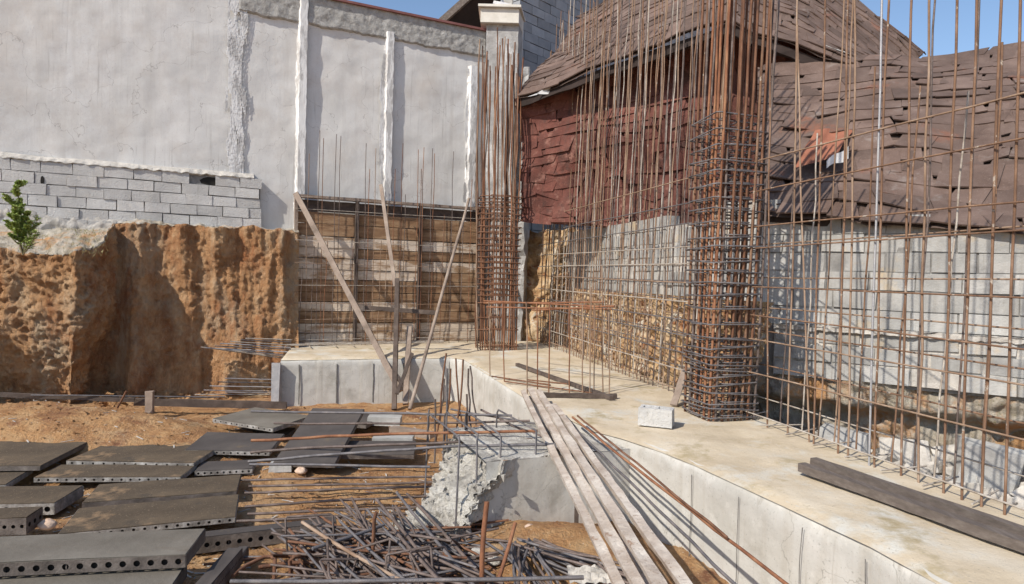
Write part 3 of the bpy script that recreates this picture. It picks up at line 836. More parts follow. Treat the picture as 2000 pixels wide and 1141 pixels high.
# end block of the back beam: rusty/blue starter plate at its left end
mb = MB()
a = gp(545, 702, BT); a.z = 0
mb.box(a + Vector((-.03, -.02, .32)), Vector((.06, 0, 0)), Vector((0, .04, 0)), Vector((0, 0, .33)), jit=.01)
part('end_shutter', mb, MT['galv'], fbm)

# ------------------------------------------------------------------ bars
def bar(name, a, b, r, mt, parent, n=5, amp=.008, bow=0, sides=6):
    mb = MB(); mb.tube(wavy(a, b, n, amp, bow), r, sides)
    return part(name, mb, mt, parent)
def rect_loop(c, X, Y, hook=True):
    p = [c - X - Y, c + X - Y, c + X + Y, c - X + Y]
    out = []
    for i in range(4):
        q0, q1, q2 = p[i - 1], p[i], p[(i + 1) % 4]
        out += [q1.lerp(q0, .04), q1.lerp(q2, .04)]
    return out

# main rebar column on the beam
cc = gp(1403, 812, BT); cc.z = BT
rc = thing('rebar_column', cc, 'tall thick rust orange rebar column cage with dense black stirrups standing on the beam', 'rebar cage')
CX, CY = N1 * .25, D1 * .225
per = []
nx_, ny_ = 8, 6
for i in range(nx_): per += [(-1 + 2 * i / (nx_ - 1), -1), (-1 + 2 * i / (nx_ - 1), 1)]
for i in range(1, ny_ - 1): per += [(-1, -1 + 2 * i / (ny_ - 1)), (1, -1 + 2 * i / (ny_ - 1))]
per += [(-.35, -.3), (.35, -.3), (.0, .35), (-.9, -.85), (.93, -.8), (-.75, -.93)]
for k, (x, y) in enumerate(per):
    a = cc + CX * x * .95 + CY * y * .95; a.z = BT - .02
    tpx = 1.02 + R(-.03, .03)
    b = cc + CX * x * tpx + CY * y * tpx + Vector((R(-.02, .02) + .07, R(-.02, .02), 0)); b.z = R(5.2, 5.6)
    mt = MT['rust'] if (y < .2 and x < -.75) or random.random() < .12 else (MT['rustdark'] if random.random() < .62 else random.choice([MT['rustpale'], MT['meshrust'], MT['brownbar']]))
    bar('longitudinal_bar', a, b, .0125, mt, rc, 9, .008)
zs = []
z = .74
while z < 1.45: zs.append(z); z += R(.055, .085)
while z < 3.62: zs.append(z); z += R(.10, .15)
for k, z in enumerate(zs):
    mb = MB(); c = cc.copy(); c.z = z
    tl = Vector((0, 0, 0))
    g = 1.06 + R(-.02, .05)
    sl_ = R(-.02, .02); s2 = R(-.015, .015)
    lp = rect_loop(c, CX * g, CY * g)
    lp = [p + Vector((R(-.004, .004), R(-.004, .004), sl_ * ((p - c).dot(N1)) / .27 + s2 * ((p - c).dot(D1)) / .23)) for p in lp]
    mb.tube(lp, .0075, 5, closed=True)
    lp2 = rect_loop(c + Vector((0, 0, .014)), CX * .45, CY * g); mb.tube(lp2, .006, 5, closed=True)
    lp2 = rect_loop(c + Vector((0, 0, -.014)), CX * g, CY * .42); mb.tube(lp2, .006, 5, closed=True)
    part('stirrup', mb, MT['steelbar'], rc)

# corner rebar column
kc = gp(968, 682, BT); kc.z = BT
kcol = thing('rebar_column', kc, 'distant rusty rebar column bundled against the corner pillar', 'rebar cage')
KX, KY = Vector((.33, .05, 0)), Vector((-.03, .2, 0))
for k in range(34):
    x, y = -1 + 2 * (k % 17) / 16, (-1 if k < 17 else 1)
    a = kc + KX * x + KY * y + Vector((R(-.01, .01), 0, 0)); a.z = BT
    b = kc + KX * (x * 1.05 - .12) + KY * y + Vector((R(-.05, .05), R(-.03, .03), 0)); b.z = R(5.3, 6.2)
    bar('longitudinal_bar', a, b, R(.010, .0135), random.choice([MT['rust'], MT['rustdark'], MT['rustdark'], MT['rustpale'], MT['brownbar']]), kcol, 8, .022, .03, 5)
z = .78; 
while z < 3.35:
    mb = MB(); c = kc.copy(); c.z = z
    mb.tube(rect_loop(c + Vector((R(-.02, .02), 0, 0)), KX * 1.08, KY * 1.08), .009, 5, closed=True)
    mb.tube(rect_loop(c + Vector((0, 0, .02)), KX * .5, KY * 1.1), .008, 5, closed=True)
    part('stirrup', mb, MT['rustdark'], kcol)
    z += R(.085, .13) if z > 1.6 else R(.12, .3)

# rebar mesh wall, dense part left of the column
MP = Vector((1.38, 9.3, 0))
ml = thing('rebar_mesh', MP + D1 * .0 + Vector((0, 0, BT)), 'tall see-through rebar wall mesh between the corner and the thick rebar column', 'rebar mesh')
for layer, off in ((0, -.02), (1, .20)):
    s_ = -2.55
    while s_ < 3.3:
        a = MP + D1 * s_ + N1 * off; a.z = BT - .02
        b = a + Vector((R(-.05, .07) + .09, R(-.05, .05), 0)); b.z = 6.6 + R(-.4, .6)
        bar('vertical_bar', a, b, .0078, random.choice([MT['limebar'], MT['rustpale'], MT['rustpale'], MT['brownbar'], MT['meshrust'], MT['meshrust']]), ml, 14, .016, .03, 5)
        s_ += R(.10, .14) if layer == 0 else R(.15, .21)
for layer, off in ((0, -.035), (1, .215)):
    for k, z in enumerate([.78, .98, 1.18, 1.38, 1.58, 1.78, 1.98, 2.18, 2.38, 2.6, 2.85, 3.12]):
        if layer and k > 7: continue
        z += R(-.03, .03)
        a = MP + D1 * -2.75 + N1 * off; a.z = z; b = MP + D1 * 3.35 + N1 * off; b.z = z + R(-.03, .05)
        bar('horizontal_bar', a, b, .0075, random.choice([MT['limebar'], MT['rustpale'], MT['steelbar']]), ml, 10, .01, .02, 5)

# rebar mesh wall right of the column
mr_ = thing('rebar_mesh', MP + D1 * -4.4 + Vector((0, 0, BT)), 'near open grid of tall rusty rebar along the right side of the beam', 'rebar mesh')
def onmesh(u, v, off=0): return vpl(u, v, MP + N1 * off, D1)
vb = [(1507, 1500, 'rust'), (1556, 1540, 'rustpale'), (1577, 1583, 'rustpale'), (1612, 1592, 'rust'), (1655, 1640, 'rust'), (1668, 1660, 'rustpale'), (1722, 1702, 'galv'), (1735, 1712, 'rust'), (1782, 1766, 'rust'),
      (1815, 1800, 'rustpale'), (1870, 1850, 'rust'), (1905, 1886, 'rust'), (1950, 1925, 'rust'), (1992, 1972, 'rust'), (2060, 2040, 'rust'), (2120, 2100, 'rust'), (2200, 2180, 'rust')]
for ut, ub, c in vb:
    a = onmesh(ub, 800); a.z = BT - .02
    t = onmesh(ut, 60); d = t - a; b = a + d * ((4.75 - a.z) / d.z)
    if ut == 1577: b = a + (onmesh(1556, 20) - a)
    bar('vertical_bar', a, b, .0078, MT['meshrust' if c == 'rust' else c], mr_, 9, .006, .012)
for ub in (1525, 1568, 1600, 1632, 1675, 1745, 1790, 1830, 1870, 1925, 2020):
    a = onmesh(ub, 800, .22); a.z = BT - .02
    b = a + Vector((R(0, .12), R(-.04, .04), 0)); b.z = R(3.2, 4.8)
    bar('vertical_bar', a, b, .0066, random.choice([MT['rustpale'], MT['meshrust'], MT['limebar'], MT['brownbar']]), mr_, 9, .008, .015)
for k, z in enumerate([.78, 1.16, 1.45, 1.69, 1.96, 2.29, 2.52, 2.84, 3.13]):
    for off, ex in ((-.018, 0), (.235, 1)):
        if ex and z > 2.3: continue
        zz = z + (R(-.02, .02) if not ex else R(.03, .1))
        a = MP + D1 * (-2.9 - (0 if z < 2 else R(0, .3))) + N1 * off; a.z = zz
        b = MP + D1 * -7.3 + N1 * off; b.z = zz + R(-.05, .03)
        bar('horizontal_bar', a, b, .0066, MT[random.choice(['rustpale', 'meshrust', 'rustpale'])] if z > 1.1 else MT['limebar'], mr_, 10, .008, .015)
for k in range(12):       # ties between both layers near the foot
    s_ = -3.1 - k * .33
    a = MP + D1 * s_ + N1 * -.1; a.z = BT + .03; b = a + N1 * .42 + D1 * R(-.05, .2); b.z = BT + .03
    bar('cross_tie', a, b, .0065, MT['limebar'], mr_, 2, .004, 0, 5)

# short rusty starter cage on the beam
sc0 = gp(1080, 760, BT); sc0.z = BT
stc = thing('starter_cage', sc0, 'low rusty rebar frame standing on the sandy beam top left of the dense mesh', 'rebar cage')
for u, vb_, vt in ((957, 735, 590), (985, 745, 590), (1030, 770, 590), (1050, 772, 592), (1072, 772, 592), (1112, 772, 594), (1138, 770, 596), (1160, 770, 596), (1178, 768, 520), (1190, 770, 596), (1152, 772, 560)):
    a = gp(u, vb_, BT); a.z = BT
    b = dp(u + R(-3, 3), vt, a.y)
    bar('vertical_bar', a, b, .0075, random.choice([MT['rust'], MT['rustpale']]), stc, 4, .006, 0, 5)
for (u0, v0, u1, v1, d) in ((945, 588, 1200, 600, 7.6), (945, 592, 1180, 590, 8.2), (950, 600, 1195, 604, 7.5), (1040, 606, 1200, 598, 7.3)):
    bar('top_rail', dp(u0, v0, d + .7), dp(u1, v1, d - .3), .011, MT['rust'], stc, 5, .008)
for (u0, v0, u1, v1) in ((985, 745, 1190, 772), (1030, 742, 1130, 752), (1045, 772, 1195, 772), (960, 735, 1075, 752)):
    bar('bottom_rail', gp(u0, v0, BT + .02), gp(u1, v1, BT + .02), .009, MT['rustdark'], stc, 4, .006)
mb = MB(); mb.beam(gp(1040, 771, BT + .03), gp(1205, 774, BT + .03), .05, .045, seg=6, jit=.004)
solo('timber_batten', mb, MT['timberdark'], 'short dark batten lying at the foot of the rusty starter cage', 'timber')
mb = MB(); mb.beam(gp(1010, 712, BT + .03), gp(1195, 778, BT + .03), .05, .04, seg=6, jit=.004)
solo('timber_batten', mb, MT['timberdark'], 'long dark batten running slantwise under the starter cage', 'timber')
mb = MB(); mb.beam(dp(1338, 722, 6.9), gp(1316, 792, BT + .02), .07, .02, seg=3, jit=.004)
solo('timber_offcut', mb, MT['timber'], 'grey wedge shaped board leaning at the left foot of the rebar column', 'timber')

# ------------------------------------------------------------------ back formwork
fo = thing('wall_formwork', WP + D2 * 1.9 + N2 * .3 + Vector((0, 0, BT)), 'tall timber wall formwork of brown and pale boards with dark studs', 'formwork')
def fw_pt(u, z, off): 
    p = wl(u, 540, off); p.z = z; return p
zrow = [.70, .90, 1.07, 1.28, 1.45, 1.62, 1.84, 2.02, 2.22, 2.40, 2.60, 2.82, 3.02, 3.22]
kinds = ['pale', 'pale', 'brown', 'pale', 'brown', 'brown', 'pale', 'pale', 'brown', 'pale', 'brown', 'brown', 'dark']
bays = [(578, 694), (696, 818), (820, 934)]
for bi, (ua, ub) in enumerate(bays):
    for k in range(len(zrow) - 1):
        kd = kinds[k]
        if bi == 2 and k in (3, 6): kd = 'brown'
        if bi == 0 and k in (8,): kd = 'pale'
        o = .17 + R(-.012, .012)
        a, b = fw_pt(ua, zrow[k], o), fw_pt(ub, zrow[k], o)
        mb = MB()
        zz = (zrow[k] + zrow[k + 1]) / 2
        a.z = b.z = zz; b.z += R(-.008, .008)
        mb.beam(a, b, .025, zrow[k + 1] - zrow[k] - R(.006, .02), seg=6, jit=.003)
        part('board', mb, {'pale': MT['boardpale'], 'brown': MT['boardbrown'], 'dark': MT['timberdark']}[kd], fo)
for u in (576, 695, 819, 936):
    mb = MB(); mb.beam(fw_pt(u, .7, .235), fw_pt(u, 3.25, .235), .09, .055, upv=D2, seg=8, jit=.003)
    part('stud', mb, MT['timberdark'] if u != 576 else MT['timber'], fo)
mb = MB(); mb.beam(fw_pt(572, 3.27, .21), fw_pt(942, 3.27, .21), .14, .05, seg=10, jit=.004); part('top_rail', mb, MT['timber'], fo)
mb = MB(); mb.beam(fw_pt(943, .72, .20), fw_pt(943, 3.3, .20), .16, .05, upv=D2, seg=6, jit=.004); part('edge_board', mb, MT['timber'], fo)
mb = MB(); mb.beam(fw_pt(938, .75, .32), fw_pt(938, 2.6, .32), .12, .05, upv=D2, seg=6, jit=.004); part('edge_board', mb, MT['timberdark'], fo)
mb = MB(); mb.beam(fw_pt(569, .75, .2), fw_pt(569, 2.5, .2), .06, .05, upv=D2, seg=6, jit=.006); part('edge_board', mb, MT['timber'], fo)

# mesh in front of the formwork with starter bars above its top
mf = thing('rebar_mesh', WP + D2 * 1.9 + N2 * .5 + Vector((0, 0, BT)), 'thin rebar grid with bare upright ends in front of the timber formwork', 'rebar mesh')
for u, vt in ((590, 520), (604, 300), (614, 480), (625, 255), (632, 270), (657, 262), (666, 266), (690, 480), (715, 280), (722, 330), (734, 290), (745, 470), (772, 330), (787, 280), (792, 380), (817, 292), (823, 330), (828, 288), (845, 290), (849, 300), (868, 420), (886, 296), (905, 440), (922, 350), (640, 470), (700, 430), (758, 400)):
    a = wl(u - 6, 540, .42 + R(-.03, .03)); a.z = BT
    t = wl(u, vt, .42)
    bar('vertical_bar', a, t, .0062, random.choice([MT['rustdark'], MT['brownbar'], MT['rust'], MT['rustpale']]), mf, 6, .010, .01, 5)
for z in (.76, .80, .95, 1.15, 1.42, 1.75, 2.1, 2.5, 3.05):
    a = fw_pt(575, z + R(-.02, .02), .44); b = fw_pt(938, z + R(-.02, .02), .44)
    bar('horizontal_bar', a, b, .0052, random.choice([MT['limebar'], MT['rustpale'], MT['brownbar']]), mf, 8, .01, .02, 5)
for u in (605, 655, 690, 770): 
    bar('cross_tie', fw_pt(u - 4, .75, .44), fw_pt(u + 4, .74, .9), .008, MT['limebar'], mf, 2, .003, 0, 5)
for k in range(3):
    bar('horizontal_bar', fw_pt(560, .76, .5 + k * .14), fw_pt(870, .75, .5 + k * .14), .008, MT['limebar'], mf, 6, .008, .01, 5)

# props
def prop(a, b, w_, h_, mt, label, name='timber_prop'):
    mb = MB(); mb.beam(a, b, w_, h_, upv=Vector((0, -1, .2)), seg=8, jit=.004)
    return solo(name, mb, mt, label, 'prop')
foot_pr = gp(788, 798, .04)
prop(wl(578, 378, .45), dp(782, 765, foot_pr.y + .35), .085, .06, MT['timber'], 'long timber prop slanting down right from the top left of the formwork')
prop(wl(744, 362, .45), dp(772, 560, 10.4), .06, .05, MT['timber'], 'upper middle timber prop standing before the second pilaster')
prop(dp(776, 545, 10.3), dp(770, 800, 9.2), .07, .055, MT['timberdark'], 'dark upright prop below the crossing timber')
prop(dp(800, 640, 10.1), dp(792, 790, 9.3), .075, .06, MT['timber'], 'short stout prop standing on the ground before the back beam')
prop(dp(805, 690, 9.5), dp(775, 770, 9.2), .05, .04, MT['timberdark'], 'small dark strut between the prop feet')
prop(dp(712, 601, 10.4), dp(852, 611, 10.5), .07, .05, MT['timberdark'], 'dark horizontal timber tying the slanting props together')
mb = MB(); mb.tube(wavy(wl(916, 388, .5), dp(800, 800, 9.0), 8, .008), .028, 8)
solo('wooden_pole', mb, MT['timber'], 'thin round pole leaning down left from the top right of the formwork', 'pole')

# starter bars fanning out of the back beam to the left
for grp, (lst, lab) in enumerate([([(392, 678, 545, 700), (400, 680, 560, 688), (420, 676, 560, 682), (470, 664, 560, 668), (450, 667, 560, 674), (430, 671, 560, 679), (400, 679, 545, 693), (440, 684, 556, 697), (480, 661, 562, 664)], 'upper'),
                                 ([(440, 739, 548, 742), (425, 746, 548, 749), (410, 754, 548, 757), (398, 762, 548, 765), (380, 771, 548, 771), (360, 776, 546, 778), (420, 783, 548, 786), (440, 766, 548, 768)], 'lower')]):
    d0 = 9.75 if grp == 0 else 9.5
    base_ = dp(548, 700 if grp == 0 else 770, d0)
    g = thing('starter_bars', base_, 'fan of pale horizontal rebar ends sticking left from the top of the back beam' if grp == 0 else 'row of thin horizontal rebar ends sticking left from the foot of the back beam', 'rebar')
    for (u0, v0, u1, v1) in lst:
        bar('bar', dp(u0, v0, d0 + R(0, .2)), dp(u1 + 8, v1, d0 + .5 + R(0, .2)), .009, random.choice([MT['galv'], MT['limebar'], MT['steelbar']]), g, 5, .006, .01, 5)

# long bars and cage of the cross beam, sticking out to the left
xb = thing('beam_cage', gp(900, 880, ST), 'long horizontal rebars and stirrups projecting left out of the broken cross beam', 'rebar cage')
def path(pts, r, mt, name='bar', amp=.004):
    P = []
    for i, (u, v, d) in enumerate(pts): P.append(dp(u, v, d))
    Q = []
    for a, b in zip(P, P[1:]):
        for k in range(4): Q.append(a.lerp(b, k / 4) + Vector((R(-amp, amp), R(-amp, amp), R(-amp, amp))))
    Q.append(P[-1]); mb = MB(); mb.tube(Q, r, 6); return part(name, mb, mt, xb)
path([(490, 804, 6.0), (800, 808, 5.95), (1000, 812, 5.9)], .012, MT['steelbar'], 'long_bar')
path([(535, 827, 5.9), (800, 828, 5.9), (1035, 822, 5.8)], .011, MT['brownbar'], 'long_bar')
path([(490, 861, 5.45), (640, 853, 5.45), (830, 846, 5.4), (1050, 842, 5.4)], .013, MT['rust'], 'long_bar')
path([(490, 884, 5.25), (600, 875, 5.25), (780, 868, 5.3), (1040, 858, 5.4)], .012, MT['brownbar'], 'long_bar')
path([(486, 902, 5.0), (620, 890, 5.0), (760, 880, 5.0), (900, 872, 5.0), (1085, 868, 5.0)], .012, MT['steelbar'], 'long_bar')
path([(486, 907, 4.95), (840, 912, 4.98)], .011, MT['steelbar'], 'long_bar')
path([(940, 800, 6.1), (1000, 830, 5.8), (1070, 858, 5.4)], .010, MT['brownbar'], 'long_bar')
path([(880, 800, 6.2), (1060, 830, 5.9)], .010, MT['steelbar'], 'long_bar')
path([(940, 832, 5.7), (1000, 880, 5.1), (1025, 900, 4.9)], .009, MT['steelbar'], 'long_bar')
path([(1075, 868, 5.0), (1180, 918, 4.7)], .011, MT['steelbar'], 'long_bar')
for k, x in enumerate([-1.35, -1.1, -.9, -.62, -.5, -.22, -.05, .14, .42]):
    c = s0 + sd * x + sn * .5; c.z = .44
    mb = MB(); lp = rect_loop(c, sn * .44, Vector((0, 0, .36)))
    lean = R(-.06, .06)
    lp = [p + sd * lean * (p.z) + Vector((R(-.01, .01), 0, R(-.01, .01))) for p in lp]
    mb.tube(lp, .008, 5, closed=True)
    if x > -.3: part('stirrup', mb, MT['steelbar'], xb)
for (u0, v0, u1, v1, d) in ((848, 880, 872, 690, 6.2), (868, 860, 880, 720, 6.3), (886, 900, 905, 702, 5.9), (905, 935, 912, 770, 5.6), (922, 880, 915, 720, 6.0), (905, 850, 890, 700, 6.6), (930, 830, 918, 715, 6.5), (848, 905, 850, 780, 5.5), (876, 905, 874, 720, 5.5), (835, 875, 838, 800, 5.8), (858, 830, 868, 740, 6.5)):
    a, b = dp(u0, v0, d), dp(u1, v1, d)
    bar('upright_bar', a, b, .009, random.choice([MT['steelbar'], MT['rustdark'], MT['brownbar']]), xb, 5, .01, .01, 5)
for (u0, v0, u1, v1, m_) in ((1063, 1005, 1068, 880, 'brownbar'), (1066, 1005, 1080, 930, 'rustdark')):
    bar('upright_bar', gp(u0, v0, .1), dp(u1, v1, gp(u0, v0, .1).y), .009, MT[m_], xb, 4, .006, 0, 5)

# long bars lying on the soil between the plates and the heap
lying = [((486, 950), (868, 942), .09, 'between uppermost and second'), ((484, 1004), (860, 988), .09, 'between fourth and lowest'), ((470, 938), (850, 931), .10, 'uppermost'), ((478, 963), (872, 950), .09, 'second'), ((478, 990), (700, 975), .08, 'third'), ((640, 978), (862, 968), .09, 'fourth'), ((462, 1018), (885, 998), .10, 'lowest')]
for (p, q, z, wd) in lying:
    mb = MB(); mb.tube(wavy(gp(p[0], p[1], z), gp(q[0], q[1], z), 10, .008, .01), .011, 6)
    solo('rebar_length', mb, MT['brownbar'], 'rebar lying across the orange soil, %s of its row' % wd, 'rebar', 'rebars lying across the soil')

# ------------------------------------------------------------------ formwork panels of steel
def panel(FL, FR, BLp, label, top='plate', fl='flangedark', th=.042, holes=12):
    """FL, FR: front corners, BLp: back left corner (upper face)"""
    if label.split()[0] != 'large': FR = FL.lerp(FR, .975); FL = FL.lerp(FR, .01); BLp = FL.lerp(BLp, .90)
    U = (FR - FL); L = U.length; U.normalize()
    Vv = (BLp - FL); Vv = Vv - U * Vv.dot(U); W = Vv.length; Vv.normalize()
    Z = U.cross(Vv)
    if Z.z < 0: Z = -Z
    t = thing('formwork_plate', (FL + FR) / 2 + Vv * W / 2 - Z * th, label, 'formwork plate', 'steel formwork plates lying on the soil')
    mb = MB()
    def bow(u, v):
        return FL + U * (L * u) + Vv * (W * v) + Z * (.004 * noise.noise(Vector((u * 2, v * 2, L))))
    mb.grid(bow, 14, 8); mb.box(FL + U * L / 2 + Vv * W / 2 - Z * .006, U * (L / 2), Vv * (W / 2), Z * .003)
    part('face_plate', mb, MT[top], t)
    for A, D, LL, nn_ in ((FL, U, L, -Vv), (FL + Vv * W, U, L, Vv), (FL, Vv, W, -U), (FL + U * L, Vv, W, U)):
        mb = MB(); nh = max(3, int(holes * LL / L))
        if fl == 'flangedark' and th < .05 or D is Vv and th < .1: mb.box(A + nn_ * .002 + D * LL / 2 - Z * (th / 2 + .004), D * (LL / 2), nn_ * .0025, Z * (th / 2 - .001))
        else: mb.perf(A + nn_ * .002 - Z * (th + .003), D, Z, LL, th - .002, nh, min(th * .24, LL / nh * .24))
        mb.box(A - nn_ * .022 + D * LL / 2 - Z * (th / 2 + .004), D * (LL / 2 - .03), nn_ * .004, Z * (th / 2 - .006), mi=1)  # near-black backing strip paints the shade behind the flange holes
        part('flange', mb, [MT[fl], MT['holeshade']], t)
    mb = MB()
    for k in (1, 2, 3):
        mb.box(FL + U * (L * k / 4) + Vv * (W / 2) - Z * (th * .55), U * .003, Vv * (W / 2 - .006), Z * (th * .4))
    part('rib', mb, MT[fl], t)
    return t
def G(u, v, z): return gp(u, v, z)
panel(G(-160, 912, .20), G(85, 909, .20), G(-100, 858, .20), 'brown steel formwork plate at the left edge below the soil mound, cut by the frame')
panel(G(128, 899, .17), G(384, 904, .17), G(155, 861, .17), 'brown steel formwork plate farthest back in the left field of plates', fl='flange')
panel(G(64, 932, .14), G(359, 931, .14), G(95, 905, .14), 'narrow brown formwork plate lying just below the farthest back plate', fl='flange', holes=16)
panel(G(-120, 952, .14), G(14, 946, .14), G(-60, 916, .14), 'small brown plate at the left edge above the pale flanged plate', fl='flange')
panel(G(158, 982, .12), G(469, 958, .12), G(176, 944, .12), 'long brown plate in the middle of the left field reaching furthest right', holes=16)
panel(G(-140, 986, .14), G(112, 982, .14), G(-100, 948, .14), 'brown plate at the left edge with a bright cement caked flange', fl='flange', th=.09, holes=9)
panel(G(110, 1043, .13), G(467, 1008, .13), G(119, 991, .13), 'long brown plate just above the large grey plate', fl='flange', holes=16)
panel(G(-160, 1018, .22), G(57, 1010, .22), G(-110, 994, .22), 'dark raised plate at the left edge above the large grey plate', th=.12)
panel(G(-120, 1104, .36), G(362, 1082, .36), G(-50, 1050, .36), 'large grey steel plate with a row of round holes, bottom left', top='plateblue', th=.075, holes=17)
panel(G(-120, 1180, .26), G(340, 1150, .26), G(-50, 1118, .26), 'grey steel plate under the large grey plate at the bottom left corner', top='plateblue', th=.08, holes=17)
# upright stack edge beside the grey plates
panel(G(372, 1150, .22), G(405, 1150, .22), G(388, 1062, .22), 'narrow dark plate standing between the grey plates and the rebar pile', top='platedark', th=.1, holes=4)
panel(G(408, 1135, .12), G(428, 1135, .12), G(418, 1060, .12), 'slim purple brown plate right of the narrow dark plate', top='platedark', th=.06, holes=4)
panel(G(368, 1052, .14), G(664, 1018, .14), G(372, 1040, .14), 'long narrow steel channel running right toward the rebar pile', top='platedark', th=.11, holes=14)
# the central stack
panel(G(380, 920, .12), G(495, 915, .12), G(392, 900, .12), 'small plate with a bright flange at the lower left of the central stack', top='platedark', fl='flange', holes=9)
panel(G(360, 878, .18), G(530, 882, .16), G(400, 840, .22), 'lowest wide plate of the central stack with a pale perforated flange', top='platedark', fl='flange', holes=12)
panel(dp(405, 862, 7.3), dp(540, 866, 7.2), dp(412, 828, 7.9), 'middle tilted plate of the central stack', top='plate', holes=8)
panel(dp(415, 817, 7.4), dp(536, 837, 7.1), dp(440, 783, 8.3), 'grey blue upper plate of the central stack tipping left', top='plateblue', fl='flange', holes=11)
panel(dp(534, 903, 6.1), dp(654, 905, 6.1), dp(533, 796, 7.3), 'large black plate propped on the central stack facing the camera', top='platedark', fl='flangedark', holes=8)
panel(dp(600, 820, 7.7), dp(718, 830, 7.6), dp(590, 792, 8.6), 'dark plate lying behind the large black plate', top='platedark', fl='flangedark', holes=8)
panel(G(650, 888, .16), G(812, 888, .16), G(655, 858, .20), 'bluish black plate right of the large black plate under the rusty bar', top='platedark', fl='flangedark', holes=8)

# timber edging behind the mound and stakes
mb = MB(); mb.beam(gp(-60, 768, .38), gp(262, 782, .24), .05, .05, seg=10, jit=.008)
solo('timber_rail', mb, MT['timberdark'], 'long dark rail at the foot of the earth bank behind the soil mound', 'timber')
mb = MB(); mb.beam(gp(262, 785, .2), gp(560, 792, .12), .04, .10, seg=10, jit=.006)
solo('timber_rail', mb, MT['timberdark'], 'dark rail continuing right from the square stake to the back beam', 'timber')
mb = MB(); mb.tube(wavy(gp(60, 772, .36), gp(440, 775, .22), 10, .01, .02), .009, 5)
solo('rebar_length', mb, MT['steelbar'], 'thin bar lying along the foot of the earth bank above the dark rails', 'rebar')
mb = MB(); mb.beam(gp(292, 806, .1), gp(292, 806, .1) + Vector((0, 0, .28)), .10, .05, seg=2, jit=.004)
solo('stake', mb, MT['timber'], 'square grey stake behind the soil mound', 'stake')
mb = MB(); mb.tube(wavy(gp(229, 797, .2), gp(240, 798, .2) + Vector((.04, 0, .22)), 3, .003), .012, 6)
solo('stake', mb, MT['rustdark'], 'thin leaning rusty stake left of the square stake', 'stake')

# ------------------------------------------------------------------ planks leaning on the beam
pl = [((1022, 766, .75), (1232, 1190, .55), .075, 'leftmost and lowest pale batten of the bundle leaning on the beam'),
      ((1036, 760, .79), (1272, 1190, .59), .085, 'second pale batten from the left in the bundle leaning on the beam'),
      ((1052, 764, .82), (1316, 1190, .63), .085, 'third pale batten from the left in the bundle leaning on the beam'),
      ((1082, 792, .80), (1372, 1190, .62), .075, 'rightmost pale batten of the bundle leaning on the beam'),
      ((1215, 1048, .50), (1300, 1200, .45), .06, 'short pale lath under the lower end of the batten bundle')]
for (u0, v0, z0_), (u1, v1, z1_), w_, lab in pl:
    mb = MB(); mb.beam(gp(u0, v0, z0_), gp(u1, v1, z1_), w_ * .66, .04, upv=Vector((-.2, -.1, 1)), seg=22, jit=.004)
    solo('plank', mb, MT['plank'], lab, 'plank', 'battens leaning on the beam' if w_ > .07 else None)
def lean_bar(p, q, z0_, z1_, r, m_, lab):
    mb = MB(); mb.tube(wavy(gp(p[0], p[1], z0_), gp(q[0], q[1], z1_), 12, .006, .015), r, 6)
    solo('rebar_length', mb, MT[m_], lab, 'rebar')
lean_bar((1118, 815), (1580, 1175), .77, .58, .0095, 'rust', 'rust orange bar leaning over the beam edge right of the planks')
lean_bar((1128, 812), (1420, 1050), .79, .64, .008, 'rustdark', 'shorter dark bar lying against the rust orange bar by the planks')
lean_bar((1105, 820), (1445, 1150), .77, .58, .009, 'steelbar', 'straight dark steel bar between the planks and the rust orange bar')

# dark timber on the beam, right
def joist(a, b, w_, h_, mt, label, cat='timber', name='timber_joist'):
    mb = MB(); mb.beam(a, b, w_, h_, seg=14, jit=.0025); return solo(name, mb, mt, label, cat)
joist(gp(1565, 912, BT + .05), gp(2120, 1108, BT + .04), .07, .055, MT['joist'], 'front one of two dark grey brown timbers lying along the beam top at the right')
joist(gp(1588, 903, BT + .05), gp(2150, 1094, BT + .045), .06, .065, MT['joist'], 'rear one of two dark grey brown timbers lying along the beam top at the right')

# hollow block on the beam
hb = gp(1287, 838, BT); hb.z = BT + .005
blk = thing('cinder_block', hb, 'light grey cinder block sitting alone on the beam in front of the rebar column', 'block')
U = Vector((.93, -.36, 0)).normalized(); V = Vector((.36, .93, 0)).normalized()
mb = MB(); c = hb + Vector((-.0, .11, .083))
def walls(mb, c, U, V, hl, hw, hh, t=.03):
    mb.box(c - V * (hw - t / 2), U * hl, V * t / 2, Vector((0, 0, hh)), jit=.003)
    mb.box(c + V * (hw - t / 2), U * hl, V * t / 2, Vector((0, 0, hh)), jit=.003)
    for k in (-1, 0, 1):
        mb.box(c + U * k * (hl - t / 2), U * t / 2, V * (hw - t - .001), Vector((0, 0, hh * .97)), jit=.001)
    mb.box(c - Vector((0, 0, hh * .6)), U * (hl - t), V * (hw - t), Vector((0, 0, .01)))
walls(mb, c, U, V, .145, .085, .078)
part('shell', mb, MT['block'], blk)
def small_block(p, U, hl, hw, hh, label):
    mb = MB(); V = Vector((-U.y, U.x, 0)); mb.box(p + Vector((0, 0, hh)), U * hl, V * hw, Vector((0, 0, hh)), jit=.008)
    solo('cinder_block', mb, MT['blockpale'], label, 'block')
small_block(gp(752, 828, .12), Vector((1, 0, 0)), .20, .09, .05, 'pale block lying on the soil before the back beam')
small_block(gp(768, 872, .08), Vector((1, .05, 0)), .22, .1, .06, 'grey block under the horizontal bars right of the plates')
small_block(gp(550, 918, .06), Vector((1, .1, 0)), .10, .06, .04, 'small pale block under the edge of the large black plate')
mb = MB(); mb.beam(gp(765, 838, .16), gp(845, 850, .16), .10, .07, seg=3, jit=.006); solo('timber_offcut', mb, MT['timber'], 'short timber offcut beside the pale block before the back beam', 'timber')

